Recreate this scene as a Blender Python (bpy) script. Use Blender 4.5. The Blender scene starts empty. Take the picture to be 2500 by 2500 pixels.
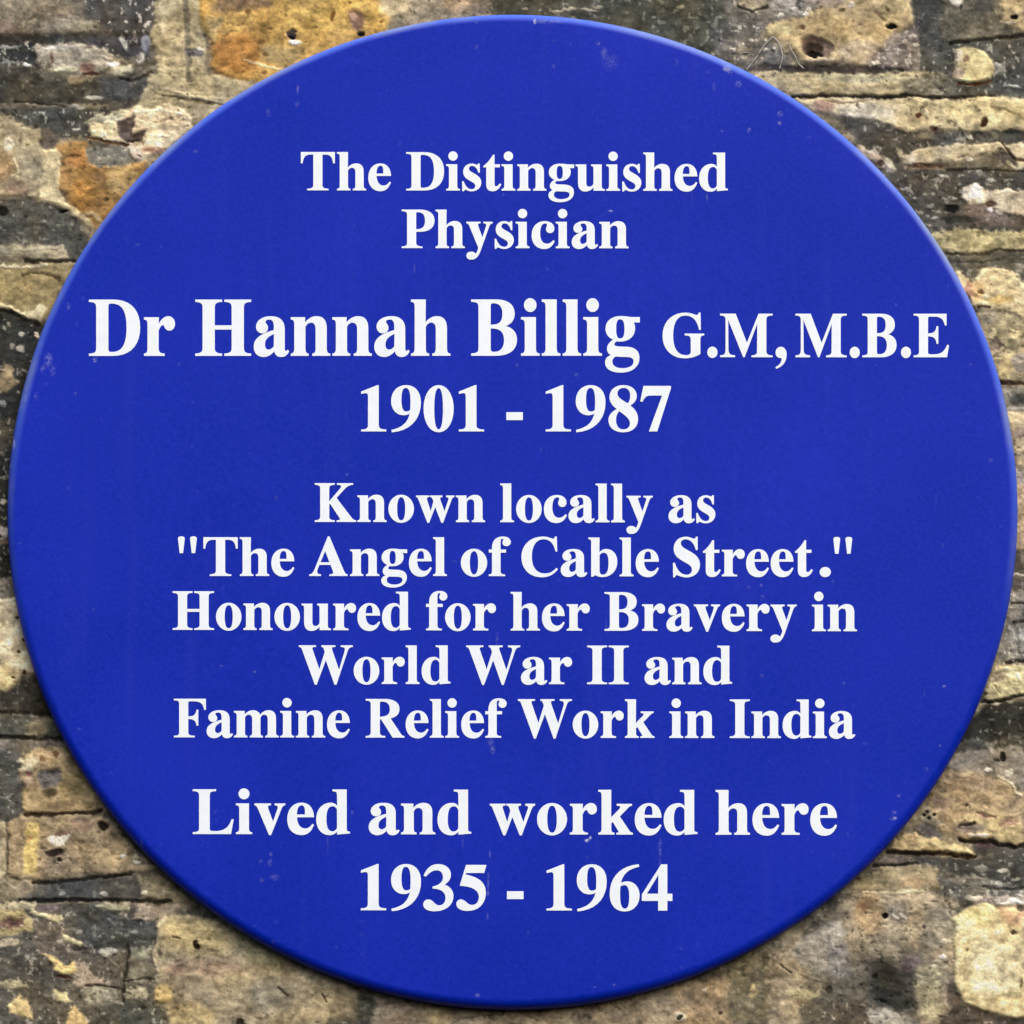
import bpy, math, random
import numpy as np
from mathutils import Vector

# ------------------------------------------------------------------ scene, camera, light
scene = bpy.context.scene
col = scene.collection
PX = 0.6 / 2460.0                 # one pixel of the 2500 px photograph, in metres on the wall
DIST = 6.0
PITCH = math.radians(10.2)         # the photographer stands below and looks up
FRAME = 2500 * PX
KPX = PX / DIST
CAM = Vector((0.0, -DIST * math.cos(PITCH), -DIST * math.sin(PITCH)))

cam_data = bpy.data.cameras.new("camera")
cam = bpy.data.objects.new("camera", cam_data)
col.objects.link(cam)
cam.location = CAM
cam.rotation_euler = (math.pi / 2 + PITCH, 0, 0)
cam_data.sensor_width = 36.0
cam_data.lens = 36.0 * DIST / FRAME
cam_data.clip_start = 0.1
cam_data.clip_end = 200.0
scene.camera = cam

SUN_ELEV = math.radians(47)
SUN_AZ = math.radians(28)         # towards the right of straight out from the wall
world = bpy.data.worlds.new("World")
scene.world = world
world.use_nodes = True
wn = world.node_tree.nodes
wl = world.node_tree.links
wn.clear()
w_out = wn.new("ShaderNodeOutputWorld")
w_bg = wn.new("ShaderNodeBackground")
w_sky = wn.new("ShaderNodeTexSky")
w_sky.sky_type = 'NISHITA'
w_sky.sun_disc = False
w_sky.sun_elevation = SUN_ELEV
w_sky.sun_rotation = math.radians(180) - SUN_AZ
w_sky.air_density = 1.0
w_sky.dust_density = 6.0
w_sky.ozone_density = 1.0
w_bg.inputs["Strength"].default_value = 0.075
wl.new(w_sky.outputs[0], w_bg.inputs[0])
wl.new(w_bg.outputs[0], w_out.inputs[0])

sun_data = bpy.data.lights.new("sun", 'SUN')
sun = bpy.data.objects.new("sun", sun_data)
col.objects.link(sun)
sun_dir = Vector((math.sin(SUN_AZ) * math.cos(SUN_ELEV), -math.cos(SUN_AZ) * math.cos(SUN_ELEV), math.sin(SUN_ELEV)))
sun.rotation_euler = sun_dir.to_track_quat('Z', 'Y').to_euler()
sun.location = sun_dir * 8
sun_data.energy = 1.5
sun_data.angle = math.radians(80)
sun_data.color = (1.0, 0.955, 0.90)

scene.view_settings.view_transform = 'Standard'
scene.view_settings.look = 'None'
scene.view_settings.exposure = 0.88
scene.view_settings.gamma = 1.0
scene.view_settings.use_curve_mapping = False


ALB_K = 1.36                       # seen brick colour -> surface colour in this light


def at(u, v, y=0.0):
    """photo pixel -> (x, z) on the vertical plane at depth y (works on arrays)"""
    a = (np.asarray(u, dtype=float) - 1250.0) * KPX
    b = (1250.0 - np.asarray(v, dtype=float)) * KPX
    dy = math.cos(PITCH) - b * math.sin(PITCH)
    dz = math.sin(PITCH) + b * math.cos(PITCH)
    t = (y - CAM.y) / dy
    return CAM.x + a * t, CAM.z + dz * t


def lin(c):
    c = np.asarray(c, dtype=float) / 255.0
    return np.where(c <= 0.04045, c / 12.92, ((c + 0.055) / 1.055) ** 2.4)


def new_mat(name):
    m = bpy.data.materials.new(name)
    m.use_nodes = True
    nt = m.node_tree
    return m, nt, nt.nodes, nt.links, nt.nodes["Principled BSDF"]


def mesh_obj(name, verts, faces, mat, parent=None, smooth=False):
    me = bpy.data.meshes.new(name)
    me.from_pydata([tuple(v) for v in verts], [], faces)
    me.update()
    if smooth:
        me.polygons.foreach_set("use_smooth", [True] * len(me.polygons))
    o = bpy.data.objects.new(name, me)
    col.objects.link(o)
    me.materials.append(mat)
    if parent is not None:
        o.parent = parent
    return o

# ------------------------------------------------------------------ plaque
FACE_Y = -0.0165                  # front face of the plaque
BACK_Y = -0.0030
px0, pz0 = at(1251.4, 1236.5, -0.012)
px0, pz0 = float(px0), float(pz0)
RAD = 1234.0 * PX * (1 - 0.012 / DIST)
DOME = 0.0032                     # the face is slightly convex


def face_y(x, z):
    return FACE_Y + DOME * ((np.asarray(x) - px0) ** 2 + (np.asarray(z) - pz0) ** 2) / RAD ** 2


def on_face(u, v, lift=0.0):
    x, z = at(u, v, FACE_Y)
    for _ in range(3):
        y = face_y(x, z) - lift
        x, z = at(u, v, y)
    return x, y, z



plaque = bpy.data.objects.new("plaque", None)
col.objects.link(plaque)
plaque["label"] = "round royal blue memorial plaque with white serif lettering fixed to the old brick wall"
plaque["category"] = "plaque"


def plaque_material():
    m, nt, n, l, bsdf = new_mat("blue_enamel")
    tc = n.new("ShaderNodeTexCoord")
    # faint cloudy unevenness of the paint and faint vertical rain streaks
    n1 = n.new("ShaderNodeTexNoise"); n1.inputs["Scale"].default_value = 9.0; n1.inputs["Detail"].default_value = 5
    l.new(tc.outputs["Object"], n1.inputs["Vector"])
    mp = n.new("ShaderNodeMapping"); mp.inputs["Scale"].default_value = (90, 90, 5)
    l.new(tc.outputs["Object"], mp.inputs["Vector"])
    n2 = n.new("ShaderNodeTexNoise"); n2.inputs["Scale"].default_value = 1.0; n2.inputs["Detail"].default_value = 4
    l.new(mp.outputs[0], n2.inputs["Vector"])
    n3 = n.new("ShaderNodeTexNoise"); n3.inputs["Scale"].default_value = 420.0; n3.inputs["Detail"].default_value = 3
    l.new(tc.outputs["Object"], n3.inputs["Vector"])
    mix = n.new("ShaderNodeMix"); mix.data_type = 'RGBA'
    mix.inputs["A"].default_value = (*BLUE_A, 1)
    mix.inputs["B"].default_value = (*BLUE_B, 1)
    a1 = n.new("ShaderNodeMath"); a1.operation = 'ADD'
    l.new(n1.outputs["Fac"], a1.inputs[0]); l.new(n3.outputs["Fac"], a1.inputs[1])
    r1 = n.new("ShaderNodeMapRange"); r1.inputs["From Min"].default_value = 0.7; r1.inputs["From Max"].default_value = 1.3
    l.new(a1.outputs[0], r1.inputs["Value"])
    l.new(r1.outputs[0], mix.inputs["Factor"])
    # chalky marks: [u, v, half width, half height, strength] in photo pixels on the face
    acc = None
    for (u, v, rx, ry, s) in MARKS:
        x, y, z = on_face(u, v)
        sub = n.new("ShaderNodeVectorMath"); sub.operation = 'SUBTRACT'
        l.new(tc.outputs["Object"], sub.inputs[0]); sub.inputs[1].default_value = (float(x), float(y), float(z))
        mul = n.new("ShaderNodeVectorMath"); mul.operation = 'MULTIPLY'
        l.new(sub.outputs[0], mul.inputs[0]); mul.inputs[1].default_value = (1 / (rx * PX), 30.0, 1 / (ry * PX))
        ln = n.new("ShaderNodeVectorMath"); ln.operation = 'LENGTH'
        l.new(mul.outputs[0], ln.inputs[0])
        mr = n.new("ShaderNodeMapRange"); mr.interpolation_type = 'SMOOTHSTEP'
        mr.inputs["From Min"].default_value = 1.0; mr.inputs["From Max"].default_value = 0.0
        mr.inputs["To Min"].default_value = 0.0; mr.inputs["To Max"].default_value = s * (0.5 if s < 0.75 else 0.85)
        l.new(ln.outputs["Value"], mr.inputs["Value"])
        if acc is None:
            acc = mr.outputs[0]
        else:
            mx = n.new("ShaderNodeMath"); mx.operation = 'MAXIMUM'
            l.new(acc, mx.inputs[0]); l.new(mr.outputs[0], mx.inputs[1]); acc = mx.outputs[0]
    # break the marks up
    n4 = n.new("ShaderNodeTexNoise"); n4.inputs["Scale"].default_value = 700.0; n4.inputs["Detail"].default_value = 2
    l.new(tc.outputs["Object"], n4.inputs["Vector"])
    r4 = n.new("ShaderNodeMapRange"); r4.inputs["From Min"].default_value = 0.35; r4.inputs["From Max"].default_value = 0.6
    l.new(n4.outputs["Fac"], r4.inputs["Value"])
    mm = n.new("ShaderNodeMath"); mm.operation = 'MULTIPLY'
    l.new(acc, mm.inputs[0]); l.new(r4.outputs[0], mm.inputs[1])
    # very faint streaks
    r2 = n.new("ShaderNodeMapRange"); r2.inputs["From Min"].default_value = 0.58; r2.inputs["From Max"].default_value = 0.85
    r2.inputs["To Max"].default_value = 0.012
    l.new(n2.outputs["Fac"], r2.inputs["Value"])
    # a few chalk dots
    n5 = n.new("ShaderNodeTexNoise"); n5.inputs["Scale"].default_value = 260.0; n5.inputs["Detail"].default_value = 0
    l.new(tc.outputs["Object"], n5.inputs["Vector"])
    r5 = n.new("ShaderNodeMapRange"); r5.inputs["From Min"].default_value = 0.82; r5.inputs["From Max"].default_value = 0.90
    r5.inputs["To Max"].default_value = 0.05
    l.new(n5.outputs["Fac"], r5.inputs["Value"])
    s1 = n.new("ShaderNodeMath"); s1.operation = 'ADD'; l.new(mm.outputs[0], s1.inputs[0]); l.new(r2.outputs[0], s1.inputs[1])
    s2 = n.new("ShaderNodeMath"); s2.operation = 'ADD'; s2.use_clamp = True
    l.new(s1.outputs[0], s2.inputs[0]); l.new(r5.outputs[0], s2.inputs[1])
    mix2 = n.new("ShaderNodeMix"); mix2.data_type = 'RGBA'
    l.new(s2.outputs[0], mix2.inputs["Factor"])
    l.new(mix.outputs["Result"], mix2.inputs["A"])
    mix2.inputs["B"].default_value = (0.42, 0.46, 0.62, 1)
    # sky highlight on the rolled rim, painted in as a paler, greyer blue
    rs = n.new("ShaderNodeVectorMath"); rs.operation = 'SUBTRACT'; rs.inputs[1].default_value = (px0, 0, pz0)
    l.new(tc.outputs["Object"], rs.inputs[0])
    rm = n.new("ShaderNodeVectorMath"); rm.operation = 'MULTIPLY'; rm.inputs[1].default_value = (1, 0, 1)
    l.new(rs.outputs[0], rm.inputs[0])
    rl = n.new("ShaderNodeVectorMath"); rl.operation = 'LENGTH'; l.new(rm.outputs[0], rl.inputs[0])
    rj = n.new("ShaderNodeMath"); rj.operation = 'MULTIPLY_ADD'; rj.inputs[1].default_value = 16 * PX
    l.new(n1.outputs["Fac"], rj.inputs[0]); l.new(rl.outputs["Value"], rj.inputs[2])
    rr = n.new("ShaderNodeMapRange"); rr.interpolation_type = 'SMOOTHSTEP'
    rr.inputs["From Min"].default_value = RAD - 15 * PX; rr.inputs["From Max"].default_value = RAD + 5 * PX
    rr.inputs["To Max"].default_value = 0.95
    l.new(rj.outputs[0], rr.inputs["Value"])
    # ... painted highlight is full along the top, gone along the shaded lower edge
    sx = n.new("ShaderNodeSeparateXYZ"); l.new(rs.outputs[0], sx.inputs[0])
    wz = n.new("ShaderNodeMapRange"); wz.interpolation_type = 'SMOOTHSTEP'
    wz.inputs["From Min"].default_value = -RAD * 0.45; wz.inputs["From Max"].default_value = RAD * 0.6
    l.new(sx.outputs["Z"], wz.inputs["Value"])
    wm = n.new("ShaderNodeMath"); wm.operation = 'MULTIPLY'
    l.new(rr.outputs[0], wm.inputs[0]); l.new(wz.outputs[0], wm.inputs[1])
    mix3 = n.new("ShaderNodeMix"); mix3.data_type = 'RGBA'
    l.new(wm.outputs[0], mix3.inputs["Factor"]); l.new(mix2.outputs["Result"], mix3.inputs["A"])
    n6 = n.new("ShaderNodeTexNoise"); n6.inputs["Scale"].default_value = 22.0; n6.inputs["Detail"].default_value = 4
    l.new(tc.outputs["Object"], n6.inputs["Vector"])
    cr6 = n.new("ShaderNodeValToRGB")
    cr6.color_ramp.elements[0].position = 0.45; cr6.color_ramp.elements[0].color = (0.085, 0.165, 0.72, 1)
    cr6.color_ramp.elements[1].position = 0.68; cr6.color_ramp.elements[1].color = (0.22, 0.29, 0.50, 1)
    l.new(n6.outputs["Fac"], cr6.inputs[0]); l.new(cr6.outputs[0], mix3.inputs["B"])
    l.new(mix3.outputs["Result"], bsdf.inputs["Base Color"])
    bsdf.inputs["Roughness"].default_value = 0.38
    bsdf.inputs["Specular IOR Level"].default_value = 0.09
    bp = n.new("ShaderNodeBump"); bp.inputs["Strength"].default_value = 0.06; bp.inputs["Distance"].default_value = 0.001
    l.new(n3.outputs["Fac"], bp.inputs["Height"]); l.new(bp.outputs[0], bsdf.inputs["Normal"])
    return m


BLUE_A = (0.0004, 0.0145, 0.322)
BLUE_B = (0.0058, 0.0212, 0.405)
MARKS = [
    (118, 878, 14, 26, .55), (104, 900, 10, 14, .35), (128, 905, 10, 18, .4), (98, 838, 14, 12, .35), (166, 748, 8, 14, .4),
    (232, 878, 7, 9, .9), (34, 1080, 5, 22, 2.2), (24, 1135, 6, 8, .8), (185, 960, 7, 7, .3), (88, 968, 8, 14, .3), (60, 972, 10, 16, .5),
    (1306, 52, 6, 11, 1.6), (1340, 50, 60, 12, .5), (1460, 105, 8, 9, .6), (1475, 130, 12, 22, .35), (1490, 150, 26, 30, .2),
    (1775, 165, 16, 14, .9), (1782, 176, 8, 10, .8), (1803, 205, 12, 12, .5), (1905, 278, 10, 10, .6), (1903, 300, 8, 9, .55), (1829, 318, 7, 9, .6),
    (1762, 320, 4, 4, .5), (727, 218, 5, 18, .45), (725, 255, 7, 14, .4), (655, 275, 8, 14, .25), (478, 370, 9, 7, .3),
    (1262, 890, 5, 8, .5), (1407, 915, 8, 7, .35), (1726, 482, 4, 14, .4), (1490, 515, 9, 4, .8), (1230, 475, 5, 5, .3),
    (1203, 1830, 9, 14, .55), (1198, 1812, 12, 16, .3), (1214, 1560, 5, 30, .25), (1434, 2052, 9, 6, 1.6), (1441, 2045, 5, 6, 1.2),
    (1612, 2070, 6, 34, .35), (1611, 2110, 4, 30, .25), (1196, 2086, 4, 16, .5), (1192, 2150, 4, 30, .5), (1191, 2180, 4, 12, .5), (1190, 2237, 4, 12, .4),
    (661, 2085, 7, 8, .4), (659, 2105, 8, 14, .35), (672, 2142, 14, 12, .3), (640, 2150, 10, 10, .2), (635, 2102, 8, 8, .25), (860, 1985, 6, 10, .3),
    (2183, 1983, 8, 6, .7), (2185, 1997, 7, 5, .9), (2180, 1998, 12, 8, .35), (2195, 1943, 10, 6, .4), (2305, 1675, 6, 5, .7), (2263, 1878, 10, 7, .35),
    (2112, 1815, 8, 5, .3), (2294, 1820, 5, 5, .4), (1860, 1650, 7, 6, .4), (2060, 1668, 5, 5, .3), (1858, 1430, 5, 7, .5), (1862, 1456, 7, 6, .3),
    (1166, 2430, 10, 8, .4), (1500, 2404, 6, 5, .4), (1452, 2410, 5, 4, .4), (1875, 2036, 4, 4, .4), (622, 1640, 7, 5, .4), (540, 1625, 8, 4, .25),
    (847, 1158, 4, 6, .5), (770, 1640, 8, 5, .3), (2370, 890, 5, 4, .4), (2100, 120, 5, 5, .2), (1012, 655, 4, 20, .2), (345, 2060, 5, 20, .2),
    (1480, 1520, 4, 40, .2), (800, 2050, 4, 60, .16), (1130, 2050, 4, 40, .18), (1690, 480, 3, 40, .15),
]
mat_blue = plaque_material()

# lathe profile: (radius, depth y) from the centre of the face round the rolled rim to the back
ROLL = 23.0 * PX
prof = [(0.0, FACE_Y)]
for r in np.linspace(0.05, 0.93, 18):
    prof.append((RAD * r, FACE_Y + DOME * r * r))
EDGE_Y = FACE_Y + DOME * ((RAD - ROLL) / RAD) ** 2
for k in range(0, 13):
    a = math.radians(90 * k / 12)
    prof.append((RAD - ROLL + ROLL * math.sin(a), EDGE_Y + ROLL * (1 - math.cos(a))))
prof.append((RAD, BACK_Y))
prof.append((RAD - 0.001, BACK_Y + 0.0008))
prof.append((RAD * 0.5, BACK_Y + 0.0008))
NSEG = 360
verts, faces = [(px0, FACE_Y, pz0)], []
for (r, y) in prof[1:]:
    for k in range(NSEG):
        a = 2 * math.pi * k / NSEG
        verts.append((px0 + r * math.cos(a), y, pz0 + r * math.sin(a)))
for k in range(NSEG):
    faces.append((0, 1 + k, 1 + (k + 1) % NSEG))
for j in range(len(prof) - 2):
    o0, o1 = 1 + j * NSEG, 1 + (j + 1) * NSEG
    for k in range(NSEG):
        k2 = (k + 1) % NSEG
        faces.append((o0 + k, o1 + k, o1 + k2, o0 + k2))
o0 = 1 + (len(prof) - 2) * NSEG
faces.append(tuple(o0 + k for k in range(NSEG))[::-1])
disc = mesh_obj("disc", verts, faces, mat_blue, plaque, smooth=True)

# ------------------------------------------------------------------ lettering: outlines of a bold old-style serif, 1000 units to the em
def BS(xl, xr, s0, s1, h=19, r=72):
    """foot of a stem drawn downwards on the left, along the base line, up on the right"""
    return (f"L {xl} {h+r} C {xl} {h+r*.4} {s0+(xl-s0)*.8} {h+2} {s0} {h} L {s0} 0 L {s1} 0 L {s1} {h} "
            f"C {s1+(xr-s1)*.8} {h+2} {xr} {h+r*.4} {xr} {h+r} ")


def TS(xl, xr, s0, s1, T=676, h=19, r=72):
    """head of a stem drawn up on the right, along the top to the left, down on the left"""
    return (f"L {xr} {T-h-r} C {xr} {T-h-r*.4} {s1+(xr-s1)*.8} {T-h-2} {s1} {T-h} L {s1} {T} L {s0} {T} L {s0} {T-h} "
            f"C {s0+(xl-s0)*.8} {T-h-2} {xl} {T-h-r*.4} {xl} {T-h-r} ")


def FL(xl, s0, T=676, h=19, r=66):
    """flag at the head of a small letter's stem, drawn leftwards"""
    return f"L {s0} {T} L {s0} {T-h} C {s0+(xl-s0)*.75} {T-h-3} {xl} {T-h-r*.3} {xl} {T-h-r} "


def ELL(cx, cy, rx, ry, k=.5523):
    a, b = rx * k, ry * k
    return (f"M {cx+rx} {cy} C {cx+rx} {cy+b} {cx+a} {cy+ry} {cx} {cy+ry} C {cx-a} {cy+ry} {cx-rx} {cy+b} {cx-rx} {cy} "
            f"C {cx-rx} {cy-b} {cx-a} {cy-ry} {cx} {cy-ry} C {cx+a} {cy-ry} {cx+rx} {cy-b} {cx+rx} {cy}")


NINE = ["M 36 -13 C 310 8 473 180 473 430 C 473 590 388 688 250 688 C 118 688 26 590 26 452 C 26 330 104 244 212 244 C 252 244 284 254 314 274 C 284 128 200 50 32 14",
        "H M 246 656 C 196 656 174 598 174 470 C 174 350 200 290 250 290 C 276 290 300 298 318 314 C 322 350 324 390 324 440 C 324 590 300 656 246 656"]

GLYPH = {
 'A': (722, ["M 9 0 L 9 19 C 56 24 76 44 112 130 L 342 690 L 366 690 L 604 130 C 640 44 654 26 689 19 L 689 0 L 372 0 L 372 19 C 424 21 440 30 440 54 C 440 66 436 82 426 106 L 390 196 L 184 196 L 156 126 C 148 106 142 86 142 70 C 142 36 164 22 212 19 L 212 0",
             "H M 200 234 L 374 234 L 290 442"]),
 'B': (667, ["M 16 676 L 16 657 C 92 655 114 640 114 581 L 114 95 C 114 36 92 21 16 19 L 16 0 L 340 0 C 520 0 619 68 619 190 C 619 280 560 336 456 356 C 545 382 588 432 588 508 C 588 616 500 676 345 676",
             "H M 267 594 C 267 628 276 640 306 640 C 392 640 434 594 434 506 C 434 410 390 370 296 370 L 267 370",
             "H M 267 332 L 300 332 C 400 332 456 284 456 184 C 456 88 404 38 320 38 C 280 38 267 48 267 88"]),
 'C': (722, ["M 668 691 L 644 691 C 634 664 624 654 606 654 C 580 654 520 691 430 691 C 200 691 49 545 49 332 C 49 125 192 -19 402 -19 C 522 -19 610 24 687 118 L 667 138 C 606 70 542 38 464 38 C 310 38 224 146 224 340 C 224 540 306 654 438 654 C 548 654 618 586 654 438 L 676 438"]),
 'D': (722, ["M 14 676 L 340 676 C 560 676 690 555 690 342 C 690 125 560 0 330 0 L 14 0 L 14 19 C 90 21 112 36 112 95 L 112 581 C 112 640 90 655 14 657",
             "H M 265 590 C 265 630 276 638 312 638 C 456 638 518 548 518 340 C 518 130 456 38 320 38 C 278 38 265 46 265 86"]),
 'E': (667, ["M 16 676 L 597 676 L 597 502 L 574 502 C 550 606 494 640 380 640 L 300 640 C 274 640 265 632 265 606 L 265 366 C 370 366 410 390 428 480 L 450 480 L 450 212 L 428 212 C 416 300 374 330 265 330 L 265 80 C 265 46 280 36 330 36 L 370 36 C 500 36 566 76 616 186 L 641 182 L 606 0 L 16 0 L 16 19 C 92 21 115 36 115 95 L 115 581 C 115 640 92 655 16 657"]),
 'F': (611, ["M 16 676 L 583 676 L 583 490 L 560 490 C 540 600 488 640 372 640 L 300 640 C 274 640 265 632 265 606 L 265 362 C 366 362 408 390 424 482 L 446 482 L 446 206 L 424 206 C 412 296 370 326 265 326 L 265 95 C 265 36 290 21 382 19 L 382 0 L 16 0 L 16 19 C 92 21 112 36 112 95 L 112 581 C 112 640 92 655 16 657"]),
 'G': (778, ["M 690 691 L 668 691 C 660 664 646 654 628 654 C 600 654 530 691 428 691 C 200 691 37 545 37 332 C 37 120 192 -19 422 -19 C 540 -19 630 14 688 48 L 688 262 C 688 322 704 340 755 342 L 755 361 L 424 361 L 424 342 C 506 340 530 322 530 262 L 530 80 C 530 44 498 20 440 20 C 290 20 212 130 212 340 C 212 545 292 654 432 654 C 560 654 640 580 674 430 L 697 430"]),
 'H': (778, ["M 272 362 " + TS(119, 272, 21, 370) + BS(119, 272, 21, 370) + "L 272 320 L 508 320 " + BS(508, 661, 410, 759) + TS(508, 661, 410, 759) + "L 508 362"]),
 'I': (389, ["M 272 300 " + TS(118, 272, 20, 370) + BS(118, 272, 20, 370)]),
 'K': (778, ["M 281 352 " + TS(128, 281, 30, 380) + BS(128, 281, 30, 380) + "L 281 304 L 302 326 L 470 76 C 482 58 486 48 486 40 C 486 26 468 20 424 19 L 424 0 L 769 0 L 769 19 C 730 24 708 40 672 86 L 412 420 L 546 566 C 600 624 640 652 712 657 L 712 676 L 430 676 L 430 657 C 486 655 506 646 506 624 C 506 608 494 590 464 556"]),
 'L': (667, ["M 19 676 L 368 676 L 368 657 C 292 655 270 640 270 581 L 270 78 C 270 46 284 36 326 36 L 360 36 C 500 36 572 92 616 220 L 638 216 L 598 0 L 19 0 L 19 19 C 95 21 117 36 117 95 L 117 581 C 117 640 95 655 19 657"]),
 'M': (944, ["M 14 676 L 14 657 C 86 655 110 636 110 575 L 110 120 C 110 46 90 24 14 19 L 14 0 L 266 0 L 266 19 C 182 24 150 44 150 120 L 150 588 L 416 0 L 434 0 L 660 530 " + BS(660, 813, 562, 921) + "L 813 581 C 813 640 840 655 921 657 L 921 676 L 684 676 L 478 216 L 278 676"]),
 'P': (611, ["M 16 676 L 16 657 C 92 655 115 640 115 581 " + BS(115, 268, 16, 382) + "L 268 290 L 330 290 C 502 290 600 360 600 485 C 600 605 505 676 345 676",
             "H M 268 600 C 268 630 276 640 304 640 C 392 640 438 590 438 484 C 438 378 392 330 300 328 L 268 328"]),
 'R': (722, ["M 26 676 L 26 657 C 96 655 119 640 119 581 " + BS(119, 272, 26, 371) + "L 272 325 L 302 325 L 510 0 L 715 0 L 715 19 C 685 22 668 34 640 76 L 464 340 C 570 362 626 420 626 504 C 626 610 534 676 374 676",
             "H M 272 600 C 272 632 282 640 310 640 C 410 640 462 592 462 502 C 462 405 408 362 272 361"]),
 'S': (556, ["M 472 692 L 448 692 C 439 664 430 656 414 656 C 384 656 332 692 262 692 C 138 692 48 606 48 490 C 48 380 106 322 246 250 C 346 198 378 168 378 112 C 378 58 336 19 276 19 C 176 19 102 92 60 230 L 35 230 L 38 -18 L 62 -18 C 70 10 80 22 96 22 C 126 22 190 -19 272 -19 C 414 -19 513 72 513 200 C 513 306 454 372 318 442 C 204 500 166 534 166 580 C 166 624 204 656 256 656 C 346 656 414 590 448 466 L 472 466"]),
 'T': (667, ["M 31 676 L 31 484 L 54 484 C 67 590 107 640 197 640 L 256 640 " + BS(256, 411, 145, 522) + "L 411 640 L 470 640 C 560 640 600 590 613 484 L 636 484 L 636 676"]),
 'W': (1000, ["M 19 676 L 19 657 C 54 653 66 636 86 582 L 306 -15 L 332 -15 L 500 422 L 660 -15 L 686 -15 L 880 560 C 904 632 924 652 981 657 L 981 676 L 772 676 L 772 657 C 830 653 846 640 846 606 C 846 590 842 572 834 546 L 738 240 L 612 590 C 606 606 604 620 604 630 C 604 650 620 656 668 657 L 668 676 L 424 676 L 424 657 C 450 654 458 645 474 600 L 486 566 L 384 250 L 262 590 C 256 606 254 618 254 628 C 254 650 270 656 318 657 L 318 676"]),
 'a': (500, ["M 488 52 C 470 6 430 -14 386 -14 C 336 -14 308 10 298 60 C 252 10 206 -14 152 -14 C 75 -14 25 34 25 106 C 25 200 102 256 294 306 L 294 352 C 294 412 272 442 228 442 C 196 442 172 428 172 408 C 172 386 206 378 206 336 C 206 300 176 274 134 274 C 90 274 56 306 56 350 C 56 422 136 473 250 473 C 370 473 430 420 430 315 L 430 100 C 430 62 436 50 450 50 C 458 50 464 53 474 64",
             "H M 294 268 C 205 236 165 192 165 134 C 165 92 186 66 218 66 C 248 66 274 82 294 112"]),
 'b': (556, ["M 206 676 " + FL(67, 17) + "L 67 -8 L 92 -8 L 138 22 C 175 -4 215 -14 262 -14 C 410 -14 521 95 521 248 C 521 385 443 473 330 473 C 280 473 240 453 206 410",
             "H M 206 366 C 225 400 252 418 284 418 C 348 418 376 362 376 240 C 376 90 344 18 272 18 C 228 18 206 46 206 106"]),
 'c': (444, ["M 430 118 C 390 30 330 -14 245 -14 C 108 -14 25 82 25 226 C 25 372 118 473 256 473 C 355 473 424 420 424 346 C 424 300 396 270 352 270 C 312 270 284 296 284 334 C 284 366 302 384 302 410 C 302 430 286 442 262 442 C 200 442 168 372 168 250 C 168 138 216 70 296 70 C 340 70 374 90 412 134"]),
 'd': (556, ["M 484 676 L 276 676 L 276 657 C 334 655 345 640 345 590 L 345 421 C 315 457 284 473 242 473 C 115 473 25 370 25 222 C 25 80 106 -14 226 -14 C 272 -14 310 4 345 48 L 345 -4 L 534 12 L 534 30 C 496 32 484 44 484 88",
             "H M 345 372 C 328 408 302 430 272 430 C 205 430 172 362 172 226 C 172 96 204 34 268 34 C 300 34 326 52 345 90"]),
 'e': (444, ["M 426 259 L 165 259 C 167 150 215 78 295 78 C 340 78 372 98 408 148 L 424 137 C 386 36 326 -14 240 -14 C 105 -14 25 82 25 226 C 25 372 112 473 240 473 C 350 473 420 395 426 259",
             "H M 164 292 L 296 292 C 298 350 296 386 288 408 C 278 432 262 442 240 442 C 192 442 165 395 164 292"]),
 'f': (333, ["M 14 461 L 14 416 L 71 416 " + BS(71, 210, 14, 290) + "L 210 416 L 306 416 L 306 461 L 210 461 L 210 590 C 210 640 222 662 248 662 C 262 662 270 654 270 642 C 270 624 254 616 254 586 C 254 554 280 530 316 530 C 358 530 389 560 389 602 C 389 656 334 691 256 691 C 140 691 71 620 71 500 L 71 461"]),
 'g': (500, ["M 483 461 L 483 404 L 398 404 C 414 382 420 358 420 330 C 420 234 340 172 222 172 C 205 172 192 173 178 176 C 152 162 142 150 142 134 C 142 112 165 104 232 102 L 300 100 C 420 97 478 55 478 -32 C 478 -140 380 -206 232 -206 C 108 -206 28 -160 28 -88 C 28 -44 56 -14 112 2 C 72 22 54 46 54 78 C 54 122 82 156 142 192 C 72 216 34 262 34 325 C 34 415 112 473 236 473 C 285 473 330 466 368 461",
             "H M 224 444 C 184 444 166 408 166 322 C 166 234 184 200 226 200 C 268 200 288 236 288 322 C 288 408 268 444 224 444",
             "H M 168 -8 C 132 -24 116 -46 116 -76 C 116 -130 170 -162 254 -162 C 350 -162 410 -128 410 -76 C 410 -30 376 -14 280 -14 C 240 -14 200 -12 168 -8"]),
 'h': (556, ["M 205 676 " + FL(66, 16) + BS(66, 205, 16, 250) + "L 205 348 C 222 385 249 404 281 404 C 327 404 349 376 349 318 " + BS(349, 488, 302, 534) + "L 488 330 C 488 425 444 473 358 473 C 300 473 250 446 205 395"]),
 'i': (278, ["M 205 461 " + FL(66, 15, 461) + BS(66, 205, 15, 255), ELL(134, 612, 79, 79)]),
 'k': (556, ["M 211 676 " + FL(72, 22) + BS(72, 211, 22, 260) + "L 211 168 L 240 196 L 322 62 C 332 44 334 38 334 34 C 334 24 322 20 298 19 L 298 0 L 543 0 L 543 19 C 516 22 502 34 478 70 L 340 274 L 416 350 C 470 406 490 436 528 442 L 528 461 L 304 461 L 304 442 C 344 440 358 434 358 416 C 358 400 344 382 300 340 L 211 254"]),
 'l': (278, ["M 205 676 " + FL(66, 16) + BS(66, 205, 16, 255)]),
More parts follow.
